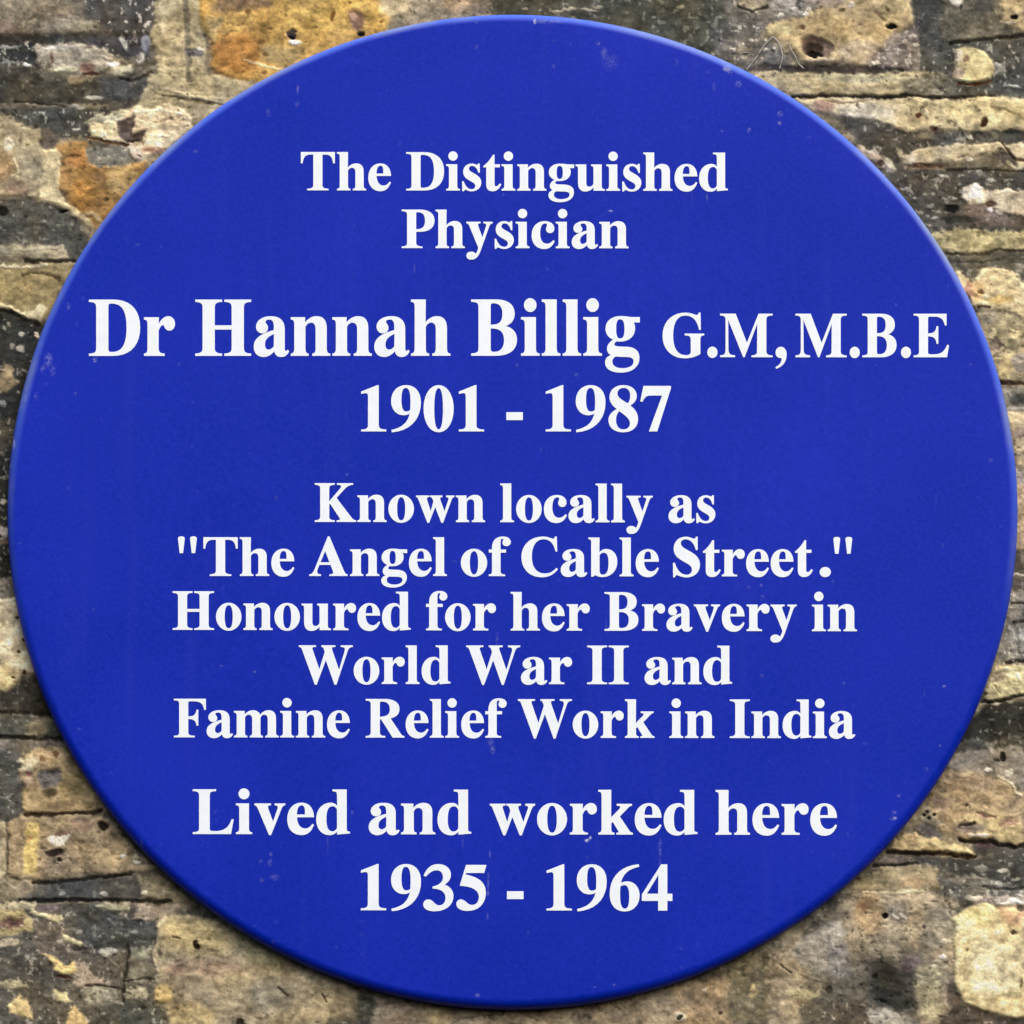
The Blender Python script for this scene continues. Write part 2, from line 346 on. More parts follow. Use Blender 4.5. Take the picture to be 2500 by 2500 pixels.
 'm': (833, ["M 201 461 " + FL(66, 16, 461) + BS(66, 205, 16, 249) + "L 205 348 C 222 385 245 404 272 404 C 320 404 345 380 345 318 " + BS(345, 484, 300, 528) + "L 484 348 C 501 385 524 404 551 404 C 600 404 625 380 625 318 " + BS(625, 764, 580, 814) + "L 764 330 C 764 425 720 473 640 473 C 575 473 527 446 480 388 C 462 445 420 473 355 473 C 295 473 245 446 201 392"]),
 'n': (556, ["M 203 461 " + FL(68, 21, 461) + BS(68, 207, 21, 250) + "L 207 348 C 225 385 252 404 284 404 C 330 404 353 376 353 318 " + BS(353, 492, 308, 539) + "L 492 330 C 492 425 448 473 362 473 C 300 473 250 446 203 392"]),
 'o': (500, [ELL(250.5, 229.5, 225.5, 243.5), "H " + ELL(250.5, 229.5, 78, 211, .66)]),
 'r': (444, ["M 219 461 " + FL(76, 29, 461) + BS(76, 215, 29, 296) + "L 215 300 C 232 350 258 376 280 376 C 296 376 298 352 310 336 C 322 318 340 308 362 308 C 405 308 434 340 434 385 C 434 440 398 473 348 473 C 300 473 258 440 219 372"]),
 's': (389, ["M 333 473 L 313 473 C 306 456 300 450 290 450 C 274 450 240 473 196 473 C 105 473 45 415 45 330 C 45 255 84 214 190 160 C 246 130 264 112 264 78 C 264 42 236 14 194 14 C 126 14 76 66 46 156 L 25 156 L 28 -12 L 50 -12 C 58 8 66 14 76 14 C 98 14 136 -14 190 -14 C 290 -14 361 50 361 140 C 361 208 318 256 216 308 C 158 338 138 356 138 386 C 138 418 162 442 196 442 C 254 442 296 400 316 320 L 335 320"]),
 't': (333, ["M 308 461 L 308 416 L 212 416 L 212 120 C 212 82 222 66 246 66 C 268 66 288 82 312 118 L 332 106 C 298 24 248 -12 180 -12 C 106 -12 72 28 72 112 L 72 416 L 20 416 L 20 434 C 84 478 140 542 190 630 L 212 630 L 212 461"]),
 'u': (556, ["M 201 461 L 16 461 L 16 442 C 52 438 62 424 62 378 L 62 140 C 62 38 106 -14 186 -14 C 246 -14 293 10 341 66 L 341 0 L 537 0 L 537 19 C 498 21 480 36 480 84 L 480 461 L 298 461 L 298 442 C 332 438 341 424 341 378 L 341 118 C 315 76 292 62 260 62 C 222 62 201 88 201 140"]),
 'v': (500, ["M 21 461 L 21 442 C 46 438 58 424 78 378 L 244 -14 L 268 -14 L 424 376 C 442 420 456 438 485 442 L 485 461 L 330 461 L 330 442 C 368 438 380 430 380 408 C 380 398 378 388 372 372 L 302 180 L 226 380 C 222 392 220 402 220 412 C 220 432 232 440 266 442 L 266 461"]),
 'w': (722, ["M 23 461 L 23 442 C 44 438 54 426 70 386 L 228 -14 L 252 -14 L 364 268 L 480 -14 L 504 -14 L 650 376 C 668 422 680 438 707 442 L 707 461 L 566 461 L 566 442 C 598 438 610 430 610 408 C 610 398 608 388 602 372 L 532 180 L 456 380 C 452 392 450 402 450 412 C 450 432 460 440 490 442 L 490 461 L 276 461 L 276 442 C 304 438 314 430 330 386 L 338 360 L 284 180 L 216 380 C 212 392 210 402 210 412 C 210 432 222 440 252 442 L 252 461"]),
 'y': (500, ["M 16 461 L 16 442 C 44 438 56 424 76 376 L 232 0 C 214 -60 196 -104 178 -104 C 160 -104 156 -72 104 -72 C 52 -72 16 -98 16 -138 C 16 -180 50 -205 98 -205 C 176 -205 222 -160 262 -50 L 412 366 C 430 416 446 436 480 442 L 480 461 L 322 461 L 322 442 C 360 438 374 430 374 408 C 374 398 372 388 366 372 L 300 180 L 222 384 C 218 394 216 404 216 412 C 216 432 228 440 262 442 L 262 461"]),
 '0': (500, [ELL(250, 337.5, 226, 350.5, .58), "H " + ELL(250, 337.5, 72, 316, .66)]),
 '1': (500, ["M 312 688 L 65 592 L 65 566 C 100 574 118 577 134 577 C 160 577 172 556 172 510 L 172 100 C 172 42 146 20 65 19 L 65 0 L 442 0 L 442 19 C 350 21 326 42 326 100 L 326 688"]),
 '3': (500, ["M 24 520 C 66 628 140 688 238 688 C 350 688 428 624 428 534 C 428 470 398 428 330 384 C 422 348 468 290 468 212 C 468 76 350 -14 186 -14 C 84 -14 16 24 16 82 C 16 124 46 154 88 154 C 118 154 142 142 176 108 C 206 78 228 66 256 66 C 316 66 356 112 356 182 C 356 270 292 324 160 328 L 160 350 C 266 372 318 424 318 496 C 318 560 278 604 218 604 C 158 604 108 572 48 508"]),
 '4': (500, ["M 398 688 L 312 688 L 19 236 L 19 146 L 268 146 L 268 0 L 398 0 L 398 146 L 475 146 L 475 246 L 398 246", "H M 268 246 L 84 246 L 268 540"]),
 '5': (500, ["M 470 676 L 168 676 L 74 370 C 260 366 366 300 366 196 C 366 122 320 72 260 72 C 226 72 198 86 160 120 C 130 146 108 156 84 156 C 48 156 22 128 22 90 C 22 30 88 -8 190 -8 C 352 -8 462 100 462 262 C 462 400 376 484 176 528 L 152 532 L 163 564 L 438 564"]),
 '7': (500, ["M 64 676 L 477 676 L 477 646 L 268 0 L 150 0 L 352 540 L 160 540 C 104 540 74 512 42 446 L 17 452"]),
 '8': (500, ["M 352 384 C 420 430 452 470 452 530 C 452 625 370 688 250 688 C 128 688 44 616 44 512 C 44 440 84 390 160 330 C 70 286 28 236 28 166 C 28 58 116 -13 250 -13 C 386 -13 472 62 472 178 C 472 270 430 328 352 384",
             "H M 322 412 C 350 446 362 486 362 536 C 362 612 320 656 256 656 C 196 656 156 620 156 566 C 156 512 206 474 322 412",
             "H M 186 308 C 150 268 134 220 134 166 C 134 76 180 20 252 20 C 318 20 358 60 358 118 C 358 178 314 222 186 308"]),
 '9': (500, NINE),
 '.': (250, [ELL(125.5, 71.5, 84.5, 84.5)]),
 ',': (250, ["M 130 155 C 186 155 223 106 223 36 C 223 -66 160 -146 50 -180 L 39 -162 C 108 -130 146 -84 146 -32 C 146 -18 140 -12 128 -12 C 74 -14 39 22 39 68 C 39 118 78 155 130 155"]),
 '-': (333, ["M 44 171 L 287 171 L 287 280 L 44 280"]),
 '"': (480, ["M 83 655 C 83 680 100 691 138 691 C 176 691 193 680 193 655 L 164 404 L 112 404", "M 297 655 C 297 680 314 691 352 691 C 390 691 407 680 407 655 L 378 404 L 326 404"]),
 ' ': (250, []),
}
KERN = {('F', 'a'): -30, ('W', 'o'): -20, ('W', 'a'): -20}


def flatten(path, steps=9):
    tk = path.split()
    hole = tk[0] == 'H'
    if hole:
        tk = tk[1:]
    i, pts, cur = 0, [], None
    while i < len(tk):
        c = tk[i]
        if c in 'ML':
            cur = (float(tk[i + 1]), float(tk[i + 2])); i += 3
            pts.append(cur)
        else:
            p = [float(q) for q in tk[i + 1:i + 7]]; i += 7
            for k in range(1, steps + 1):
                t = k / steps; s = 1 - t
                pts.append((s**3 * cur[0] + 3*s*s*t * p[0] + 3*s*t*t * p[2] + t**3 * p[4],
                            s**3 * cur[1] + 3*s*s*t * p[1] + 3*s*t*t * p[3] + t**3 * p[5]))
            cur = (p[4], p[5])
    out = []
    for q in pts:
        if not out or math.hypot(q[0] - out[-1][0], q[1] - out[-1][1]) > 0.6:
            out.append(q)
    if math.hypot(out[0][0] - out[-1][0], out[0][1] - out[-1][1]) <= 0.6:
        out.pop()
    return hole, np.array(out)


def embolden(P, hole, d):
    """push an outline outwards by d units (a hole shrinks)"""
    A = np.roll(P, 1, axis=0); B = np.roll(P, -1, axis=0)
    area = 0.5 * np.sum(P[:, 0] * B[:, 1] - B[:, 0] * P[:, 1])
    sgn = 1.0 if area > 0 else -1.0
    e1 = P - A; e2 = B - P
    e1 /= np.linalg.norm(e1, axis=1)[:, None]; e2 /= np.linalg.norm(e2, axis=1)[:, None]
    n1 = np.stack([e1[:, 1], -e1[:, 0]], 1) * sgn
    n2 = np.stack([e2[:, 1], -e2[:, 0]], 1) * sgn
    m = n1 + n2
    q = np.sum(m * m, axis=1)[:, None]
    m = np.where(q > 1e-6, 2 * m / np.maximum(q, 1e-6), n1)
    ln = np.linalg.norm(m, axis=1)[:, None]
    m = m / np.maximum(ln, 1e-6) * np.minimum(ln, 1.35)
    return P + m * (d if not hole else -d)


def glyph_polys(ch, cache={}):
    if ch == '6':
        res = []
        for hole, P in glyph_polys('9'):
            res.append((hole, np.array([501, 675]) - P))
        return res
    if ch not in cache:
        cache[ch] = [(h, embolden(P, h, 5.0)) for h, P in (flatten(s) for s in GLYPH[ch][1])]
    return cache[ch]


def adv(ch):
    return GLYPH['9' if ch == '6' else ch][0]


m, nt, n, l, bsdf = new_mat("white_lettering")
tc = n.new("ShaderNodeTexCoord")
nz = n.new("ShaderNodeTexNoise"); nz.inputs["Scale"].default_value = 160; nz.inputs["Detail"].default_value = 5
l.new(tc.outputs["Object"], nz.inputs["Vector"])
cr = n.new("ShaderNodeValToRGB")
cr.color_ramp.elements[0].position = 0.3; cr.color_ramp.elements[0].color = (0.675, 0.755, 0.85, 1)
cr.color_ramp.elements[1].position = 0.6; cr.color_ramp.elements[1].color = (0.72, 0.79, 0.88, 1)
l.new(nz.outputs["Fac"], cr.inputs[0]); l.new(cr.outputs[0], bsdf.inputs["Base Color"])
bsdf.inputs["Roughness"].default_value = 0.45
bsdf.inputs["Specular IOR Level"].default_value = 0.3
mat_white = m

LIFT = 0.00012


def text_line(segs, name="lettering", label=None):
    """segs: (text, left px, right px, base line px at left, at right, em height px)"""
    cu = bpy.data.curves.new(name, 'CURVE')
    cu.dimensions = '2D'
    cu.fill_mode = 'BOTH'
    cu.extrude = 0.00008
    for (txt, xl, xr, b0, b1, em) in segs:
        pen, items = 0.0, []
        for i, ch in enumerate(txt):
            if i and (txt[i - 1], ch) in KERN:
                pen += KERN[(txt[i - 1], ch)]
            items += [(h, P + np.array([pen, 0.0])) for h, P in glyph_polys(ch)]
            pen += adv(ch)
        lo = min(P[:, 0].min() for _, P in items); hi = max(P[:, 0].max() for _, P in items)
        for h, P in items:
            t = (P[:, 0] - lo) / (hi - lo)
            u = xl + (xr - xl) * t
            v = b0 + (b1 - b0) * t - P[:, 1] * em / 1000.0
            x, y, z = on_face(u, v, LIFT)
            sp = cu.splines.new('POLY')
            sp.points.add(len(x) - 1)
            co = np.zeros((len(x), 4)); co[:, 0] = x; co[:, 1] = z; co[:, 3] = 1
            sp.points.foreach_set("co", co.ravel())
            sp.use_cyclic_u = True
    tmp = bpy.data.objects.new("tmp", cu)
    col.objects.link(tmp)
    dg = bpy.context.evaluated_depsgraph_get()
    me = bpy.data.meshes.new_from_object(tmp.evaluated_get(dg))
    bpy.data.objects.remove(tmp)
    bpy.data.curves.remove(cu)
    nv = len(me.vertices)
    co = np.zeros(nv * 3); me.vertices.foreach_get("co", co); co = co.reshape(-1, 3)
    co = np.stack([co[:, 0], face_y(co[:, 0], co[:, 1]) - LIFT - co[:, 2], co[:, 1]], 1)
    me.vertices.foreach_set("co", co.ravel())
    me.name = name
    me.materials.clear(); me.materials.append(mat_white)
    me.update()
    o = bpy.data.objects.new(name, me)
    col.objects.link(o); o.parent = plaque
    if label:
        o["label"] = label
    return o


text_line([("The Distinguished", 734.5, 1777, 464, 465.5, 136.5)])
text_line([("Physician", 980.5, 1534.5, 605, 605.5, 137)])
text_line([("Dr Hannah Billig", 217, 1562, 868, 867.5, 200.5), ("G.M,", 1617.5, 1920.5, 871, 871.5, 155), ("M.B.E", 1942, 2317, 871.5, 871.5, 155)],
          label="largest white line of lettering, a name with smaller initials after it")
text_line([("1901 - 1987", 881.5, 1638, 1052.5, 1052.5, 162)])
text_line([("Known locally as", 768.5, 1746.5, 1273.5, 1275, 138)])
text_line([('"', 434.5, 480.5, 1405.5, 1405.5, 138), ("The", 496.5, 718.5, 1405.5, 1405.5, 138), ("Angel", 755, 1091, 1405.5, 1405.5, 138), ("of", 1125, 1247, 1405.5, 1406, 138),
           ("Cable", 1273, 1608.5, 1406, 1406.5, 138), ("Street", 1643, 1984.5, 1406.5, 1406.5, 138), (".", 2001, 2028.5, 1406.5, 1406.5, 138), ('"', 2034.7, 2080.5, 1407, 1407, 138)])
text_line([("Honoured for her Bravery in", 421.5, 2092, 1537, 1540.5, 137.5)])
text_line([("World War II and", 729.5, 1787.5, 1669, 1670, 137.5)])
text_line([("Famine Relief Work in India", 424.5, 2088, 1799.5, 1801.5, 137.5)])
text_line([("Lived and worked here", 470.5, 2043.5, 2035.5, 2037.5, 159.5)])
text_line([("1935 - 1964", 881, 1641.5, 2221.5, 2222.5, 162)])

# ------------------------------------------------------------------ the old stock-brick wall, built as one relief
# coordinates below are photo pixels laid on the wall plane, colours are as seen, a few with shadow in them, heights in pixels (1 px = 0.24 mm)
rng = np.random.default_rng(11)


def axis():
    inner = np.arange(-60.0, 2561.0, 2.1)
    lo = -60.0 - np.cumsum(np.geomspace(2.4, 40, 34))[::-1]
    hi = inner[-1] + np.cumsum(np.geomspace(2.4, 40, 34))
    return np.concatenate([lo, inner, hi])


AX = axis()
NU = len(AX)
U, V = np.meshgrid(AX, AX)            # U to the right, V downwards
U = U.astype(np.float32); V = V.astype(np.float32)


def vnoise(u, v, seed):
    """smooth lattice noise in 0..1"""
    r = np.random.default_rng(seed)
    T = r.random((256, 256)).astype(np.float32)
    iu = np.floor(u).astype(np.int32); iv = np.floor(v).astype(np.int32)
    fu = u - iu; fv = v - iv
    fu = fu * fu * (3 - 2 * fu); fv = fv * fv * (3 - 2 * fv)
    a = T[iv & 255, iu & 255]; b = T[iv & 255, (iu + 1) & 255]
    c = T[(iv + 1) & 255, iu & 255]; d = T[(iv + 1) & 255, (iu + 1) & 255]
    return (a + (b - a) * fu) * (1 - fv) + (c + (d - c) * fu) * fv


def fbm(u, v, size, octv, seed, sx=1.0, sy=1.0, gain=0.5):
    tot, amp, nrm, f = 0.0, 1.0, 0.0, 1.0 / size
    for k in range(octv):
        tot = tot + amp * (vnoise(u * f * sx + 17.3 * k, v * f * sy + 9.1 * k, seed + k) - 0.5)
        nrm += amp; amp *= gain; f *= 2.03
    return tot / nrm * 2.0            # about -1..1


# shared fields
W1 = fbm(U, V, 60, 4, 100)            # wobble of outlines
W2 = fbm(U, V, 60, 4, 200)
N_BIG = fbm(U, V, 170, 4, 300)
N_MID = fbm(U + 30 * W1, V + 30 * W2, 44, 4, 400, 0.8, 1.25)
N_FIN = fbm(U + 10 * W2, V + 10 * W1, 17, 3, 500, 0.8, 1.3)
N_GRN = fbm(U, V, 8.5, 2, 600)
RIDGE = 1.0 - np.abs(fbm(U + 26 * W2, V + 22 * W1, 30, 3, 700, 0.7, 1.35)) * 2.4   # crumpled flakes

N_EDG = fbm(U, V, 13, 3, 640)
UW = U + 12.0 * W1 + 7.0 * N_FIN + 5.0 * N_EDG
VW = V + 9.0 * W2 + 4.5 * fbm(U, V, 20, 3, 660) + 4.0 * N_GRN

# base: sooty mortar and brick, mixed
soot = np.clip(0.5 + 0.9 * N_BIG + 0.6 * N_MID, 0, 1)[..., None]
COL = (np.array([84, 80, 70], np.float32) * (1 - soot) + np.array([140, 127, 100], np.float32) * soot)
HGT = (2.0 * N_BIG + 2.0 * N_MID).astype(np.float32)
SPK = np.full(U.shape, 0.45, np.float32)    # how strongly pale grains show
ROU = np.full(U.shape, 1.0, np.float32)     # how rough the relief is


def window(x0, x1, y0, y1):
    i0, i1 = np.searchsorted(AX, [x0, x1]); j0, j1 = np.searchsorted(AX, [y0, y1])
    return slice(max(j0, 0), min(j1, NU)), slice(max(i0, 0), min(i1, NU))


def sdf(pts, u, v):
    """signed distance to a polygon, positive inside"""
    P = np.array(pts, np.float32); Q = np.roll(P, -1, axis=0)
    best = np.full(u.shape, 1e9, np.float32); ins = np.zeros(u.shape, bool)
    for (ax, ay), (bx, by) in zip(P, Q):
        ex, ey = bx - ax, by - ay
        wx, wy = u - ax, v - ay
        t = np.clip((wx * ex + wy * ey) / max(ex * ex + ey * ey, 1e-6), 0, 1)
        best = np.minimum(best, (wx - ex * t) ** 2 + (wy - ey * t) ** 2)
        cond = (ay > v) != (by > v)
        with np.errstate(divide='ignore', invalid='ignore'):
            xi = ax + (v - ay) * (bx - ax) / (by - ay if by != ay else 1e-9)
        ins ^= cond & (u < xi)
    d = np.sqrt(best)
    return np.where(ins, d, -d)


def sm(x):
    x = np.clip(x, 0, 1)
    return x * x * (3 - 2 * x)


def P(pts, c, h=0.0, soft=7.0, warp=1.0, spk=None, rou=None, a=1.0):
    """a patch: colour c blended in, surface brought to height h, rounded at its rim"""
    xs = [p[0] for p in pts]; ys = [p[1] for p in pts]
    S = window(min(xs) - 45, max(xs) + 45, min(ys) - 45, max(ys) + 45)
    soft = soft * 1.6
    d = sdf(pts, U[S] * (1 - warp) + UW[S] * warp, V[S] * (1 - warp) + VW[S] * warp)
    m = sm(d / soft + 0.5) * a
    m3 = m[..., None]
    COL[S] = COL[S] * (1 - m3) + np.array(c, np.float32) * m3
    if h is not None:
        mh = sm(d / (soft * 1.2) + 0.4)
        crown = np.clip(d / 40.0, 0, 1) * 2.0
        HGT[S] = HGT[S] * (1 - mh) + (h * 0.8 + crown + 1.6 * N_BIG[S] + 2.0 * N_MID[S]) * mh
    if spk is not None:
        SPK[S] = SPK[S] * (1 - m) + spk * m
    if rou is not None:
        ROU[S] = ROU[S] * (1 - m) + rou * m


def E(x, y, rx, ry, c, h=None, soft=0.35, a=1.0, ang=0.0, dh=0.0, warp=0.75):
    """an elliptical spot; dh pushes the surface in or out"""
    R = max(rx, ry) * 1.8 + 12
    S = window(x - R, x + R, y - R, y + R)
    uu = U[S] + warp * (UW[S] - U[S]) - x; vv = V[S] + warp * (VW[S] - V[S]) - y
    ca, sa = math.cos(ang), math.sin(ang)
    q = np.sqrt(((uu * ca + vv * sa) / rx) ** 2 + ((-uu * sa + vv * ca) / ry) ** 2)
    m = sm((1 + soft - q) / (2 * soft)) * a
    if c is not None:
        COL[S] = COL[S] * (1 - m[..., None]) + np.array(c, np.float32) * m[..., None]
    if h is not None:
        HGT[S] = HGT[S] * (1 - m) + h * m
    HGT[S] += dh * m
    SPK[S] *= (1 - 0.8 * m)


def CR(pts, w=5.0, depth=-9.0, c=(48, 43, 36), a=0.8, warp=0.5):
    """a crack or open bed joint along a line"""
    xs = [p[0] for p in pts]; ys = [p[1] for p in pts]
    S = window(min(xs) - 25, max(xs) + 25, min(ys) - 25, max(ys) + 25)
    u = U[S] + warp * (UW[S] - U[S]); v = V[S] + warp * (VW[S] - V[S])
    best = np.full(u.shape, 1e9, np.float32)
    for (ax, ay), (bx, by) in zip(pts[:-1], pts[1:]):
        ex, ey = bx - ax, by - ay
        t = np.clip(((u - ax) * ex + (v - ay) * ey) / max(ex * ex + ey * ey, 1e-6), 0, 1)
        best = np.minimum(best, (u - ax - ex * t) ** 2 + (v - ay - ey * t) ** 2)
    d = np.sqrt(best) * (1 + 0.5 * N_FIN[S])
    m = sm(1.25 - d / w) * a
    COL[S] = COL[S] * (1 - m[..., None]) + np.array(c, np.float32) * m[..., None]
    HGT[S] += 0.85 * depth * sm(1.3 - d / (w * 1.1))
    SPK[S] *= (1 - 0.7 * m)


def RG(pts, w, c, dh=4.0, a=0.9):
    CR(pts, w, dh, c, a)


X0, X1, Y0, Y1 = -420, 2920, -420, 2920
# ---- top left
P([(X0, Y0), (215, Y0), (225, 60), (150, 78), (X0, 84)], (126, 118, 104), 5, spk=.7)
P([(205, Y0), (382, Y0), (380, 88), (300, 84), (205, 74)], (78, 77, 76), 5, 14, spk=1.3)
E(0, 68, 45, 16, (122, 102, 100), a=.7); E(60, 10, 60, 22, (140, 132, 116), a=.6); E(195, 66, 50, 13, (138, 132, 112), a=.8); E(150, 35, 40, 25, (132, 120, 106), a=.7)
P([(X0, 86), (375, 82), (372, 104), (215, 108), (40, 106), (X0, 100)], (60, 59, 55), -5, 8, .6, spk=.3)
P([(X0, 104), (95, 105), (88, 160), (X0, 168)], (54, 56, 55), -1, 12, spk=1.2)
P([(210, 92), (368, 90), (370, 142), (280, 140), (225, 118)], (62, 64, 72), -2, 12, spk=.8)
P([(88, 112), (140, 105), (210, 108), (225, 122), (265, 125), (282, 140), (268, 158), (250, 175), (215, 180), (190, 185), (160, 180), (135, 172), (128, 150), (105, 165), (85, 150)], (160, 152, 136), 8, 7, 1.2, rou=1.6)
E(160, 168, 34, 10, (186, 178, 150), dh=2); E(215, 165, 20, 14, (140, 110, 96), dh=-1); E(130, 140, 6, 14, (120, 98, 88), dh=-3); E(150, 116, 40, 5, (196, 192, 186), dh=2)
P([(262, 158), (322, 160), (326, 184), (270, 180)], (160, 156, 132), 5, 8); E(275, 156, 14, 5, (218, 213, 190), dh=3); E(225, 180, 22, 4, (95, 60, 48), dh=-4)
E(68, 162, 9, 6, (190, 188, 182), dh=3); E(300, 106, 8, 17, (185, 188, 186), dh=3, ang=-.3); E(345, 142, 11, 14, (168, 164, 158), dh=2); E(356, 106, 11, 22, (116, 122, 142), dh=1); E(18, 115, 30, 4, (140, 142, 140), dh=2); E(25, 155, 30, 3, (110, 112, 112))
P([(X0, 168), (60, 166), (130, 180), (200, 202), (330, 178), (374, 192), (380, 235), (345, 250), (X0, 262)], (66, 64, 57), -1, 10, spk=.35, rou=.7)
P([(240, 190), (372, 195), (376, 242), (250, 246)], (80, 79, 76), 0, 14, spk=.3, rou=.5)
E(190, 195, 24, 9, (132, 118, 94), dh=3); E(232, 236, 22, 5, (152, 152, 142), dh=3); E(120, 185, 16, 12, (105, 103, 96), a=.8)
CR([(290, 190), (325, 200), (372, 180)], 4, -6); CR([(30, 250), (110, 253), (180, 262)], 3, -4, (44, 43, 40))
P([(X0, 258), (230, 262), (300, 262), (215, 290), (214, 330), (150, 335), (100, 310), (20, 282), (X0, 275)], (72, 73, 70), -1, 10, spk=.9)
E(180, 258, 16, 4, (150, 150, 142), dh=2); E(200, 262, 10, 4, (150, 150, 140)); E(180, 315, 8, 5, (165, 165, 158), dh=3)
# mortar left of the orange brick
P([(380, Y0), (500, Y0), (500, 260), (470, 270), (290, 268), (370, 245), (388, 185), (378, 110), (362, 90), (380, 60)], (168, 154, 118), 4, 6, .8, spk=.35)
P([(370, 185), (520, 182), (660, 200), (640, 300), (450, 300), (330, 264)], (160, 148, 114), 4, 8, .8, spk=.35)
CR([(452, -60), (457, 60), (456, 130), (462, 200)], 8, -4, (104, 99, 84), .75); E(400, 40, 9, 60, (196, 182, 144), a=.8, dh=2); E(472, 132, 22, 10, (112, 108, 106), dh=-2); E(485, 122, 10, 5, (224, 216, 196), dh=3)
for k in range(7):
    RG([(380 + 14 * k, 215 + 4 * k), (430 + 22 * k, 222 + 6 * k - 10 * (k % 2))], 3.5, (188, 176, 142), 2, .6)
    CR([(375 + 20 * k, 232 + 4 * k), (440 + 20 * k, 240 + 3 * k)], 3, -2.5, (118, 106, 80), .6)
# orange brick
P([(487, Y0), (1020, Y0), (1015, 30), (960, 45), (900, 140), (700, 210), (560, 190), (517, 170), (520, 100), (490, 60)], (190, 148, 72), 11, 7, .6, spk=.12, rou=.8)
P([(470, Y0), (690, Y0), (665, 12), (600, 26), (520, 26)], (140, 112, 82), None, 16, a=.9)
P([(517, 92), (600, 80), (650, 110), (640, 170), (590, 186), (520, 172)], (172, 114, 48), None, 26, a=.9)
P([(690, 15), (800, -10), (960, 10), (930, 60), (760, 90), (700, 60)], (206, 166, 80), None, 30, a=.85)
P([(640, 110), (730, 118), (735, 150), (690, 170), (650, 150)], (160, 140, 92), None, 18, a=.85); P([(930, Y0), (1022, Y0), (1018, 40), (960, 50), (930, 30)], (206, 186, 140), None, 16)
P([(500, 40), (540, 40), (530, 95), (515, 100)], (176, 150, 96), None, 14)
E(711, 84, 10, 13, (78, 60, 58), dh=-9); E(718, 103, 15, 7, (236, 236, 226), dh=5, ang=.35); E(708, 90, 6, 4, (24, 20, 22), dh=-4)
E(872, 50, 19, 28, (134, 100, 78), dh=-4, ang=-.35); E(866, 42, 9, 11, (170, 136, 112), dh=2); E(882, 84, 10, 6, (26, 22, 22), dh=-7); E(812, 38, 6, 12, (128, 84, 36), dh=-3)
for (x, y, r) in [(611, 30, 7), (660, 72, 7), (640, 106, 9), (856, 6, 5), (930, 58, 5), (655, 138, 8), (600, 178, 5), (580, 60, 4), (770, 68, 4), (650, 180, 6)]:
    E(x, y, r, r * .7, (120, 84, 40), dh=-3, a=.8)
RG([(600, 150), (650, 165), (690, 172)], 4, (222, 200, 150), 3, .7)
# along the top edge of the plaque
P([(1012, Y0), (1215, Y0), (1215, 60), (1100, 50), (1000, 70)], (150, 138, 114), 4, 10, spk=.5, rou=1.2)
E(1120, 12, 36, 16, (184, 156, 124), a=.8); E(1060, 20, 20, 14, (130, 118, 96), a=.7); E(1175, 10, 26, 22, (108, 98, 90), a=.7)
P([(1205, Y0), (1735, Y0), (1790, 60), (1820, 165), (1700, 150), (1500, 70), (1200, 55)], (74, 74, 63), 1, 16, spk=.5, rou=.6)
for (x, y, rx) in [(1285, 22, 10), (1360, 28, 22), (1390, 26, 14), (1440, 24, 24), (1465, 16, 12), (1660, 20, 8)]:
    E(x, y, rx, 4, (146, 138, 116), dh=3)
# cream scar by the plaque
P([(295, 270), (340, 262), (372, 268), (410, 257), (450, 270), (465, 310), (430, 345), (395, 365), (350, 395), (325, 388), (305, 350), (270, 345), (212, 330), (215, 303), (250, 300), (268, 285)], (206, 188, 152), 10, 6, 1.0, spk=.2, rou=1.5)
P([(213, 302), (288, 300), (282, 340), (215, 333)], (228, 212, 164), None, 10); P([(205, 300), (230, 280), (298, 276), (290, 296)], (172, 172, 150), 6, 8)
P([(285, 298), (322, 278), (325, 305), (318, 325), (357, 314), (345, 340), (310, 347), (290, 330)], (98, 85, 83), -3, 6, .8); E(328, 342, 18, 5, (52, 48, 46), dh=-3)
P([(315, 352), (350, 358), (352, 392), (328, 388)], (206, 186, 170), None, 10); E(375, 365, 26, 8, (164, 118, 100), a=.8)
CR([(213, 336), (262, 345), (312, 354)], 4, -6, (128, 82, 50)); CR([(340, 290), (380, 300), (440, 285)], 3, -2, (160, 132, 104), .6); RG([(330, 275), (390, 268), (440, 280)], 4, (226, 212, 180), 2)
# pale brick on the left
P([(X0, 278), (15, 280), (45, 300), (100, 320), (108, 360), (118, 420), (104, 470), (80, 490), (40, 482), (X0, 505)], (158, 145, 114), 7, 8, spk=.4)
E(20, 355, 14, 16, (226, 216, 184), dh=4); E(5, 405, 34, 34, (172, 138, 96), a=.7); E(125, 340, 19, 22, (90, 82, 74), dh=-4); E(36, 465, 34, 24, (150, 126, 106), a=.8); RG([(36, 390), (44, 420), (30, 430)], 3, (214, 200, 160), 2); E(110, 465, 6, 5, (226, 218, 196), dh=3)
P([(106, 362), (146, 362), (152, 440), (142, 470), (172, 500), (238, 545), (262, 542), (240, 562), (200, 542), (150, 507), (95, 492), (102, 440)], (194, 177, 134), 9, 7, .8)
P([(142, 350), (210, 345), (215, 392), (300, 410), (365, 392), (345, 440), (300, 500), (240, 560), (215, 530), (165, 492), (142, 460), (150, 400)], (162, 122, 68), 8, 8, .8, spk=.2)
E(195, 390, 32, 22, (172, 117, 62), a=.8); E(200, 475, 32, 36, (174, 124, 56), a=.8); E(300, 440, 44, 34, (166, 142, 92), a=.8); E(240, 434, 20, 12, (140, 106, 72), a=.8); RG([(206, 522), (228, 520), (246, 540)], 6, (210, 184, 138), 3); E(258, 486, 7, 6, (96, 72, 44), dh=-4)
for (x, y) in [(165, 420), (185, 452), (225, 460), (215, 500), (240, 500), (190, 490), (175, 370)]:
    E(x, y, 9, 4, (128, 92, 50), a=.7, dh=-2)
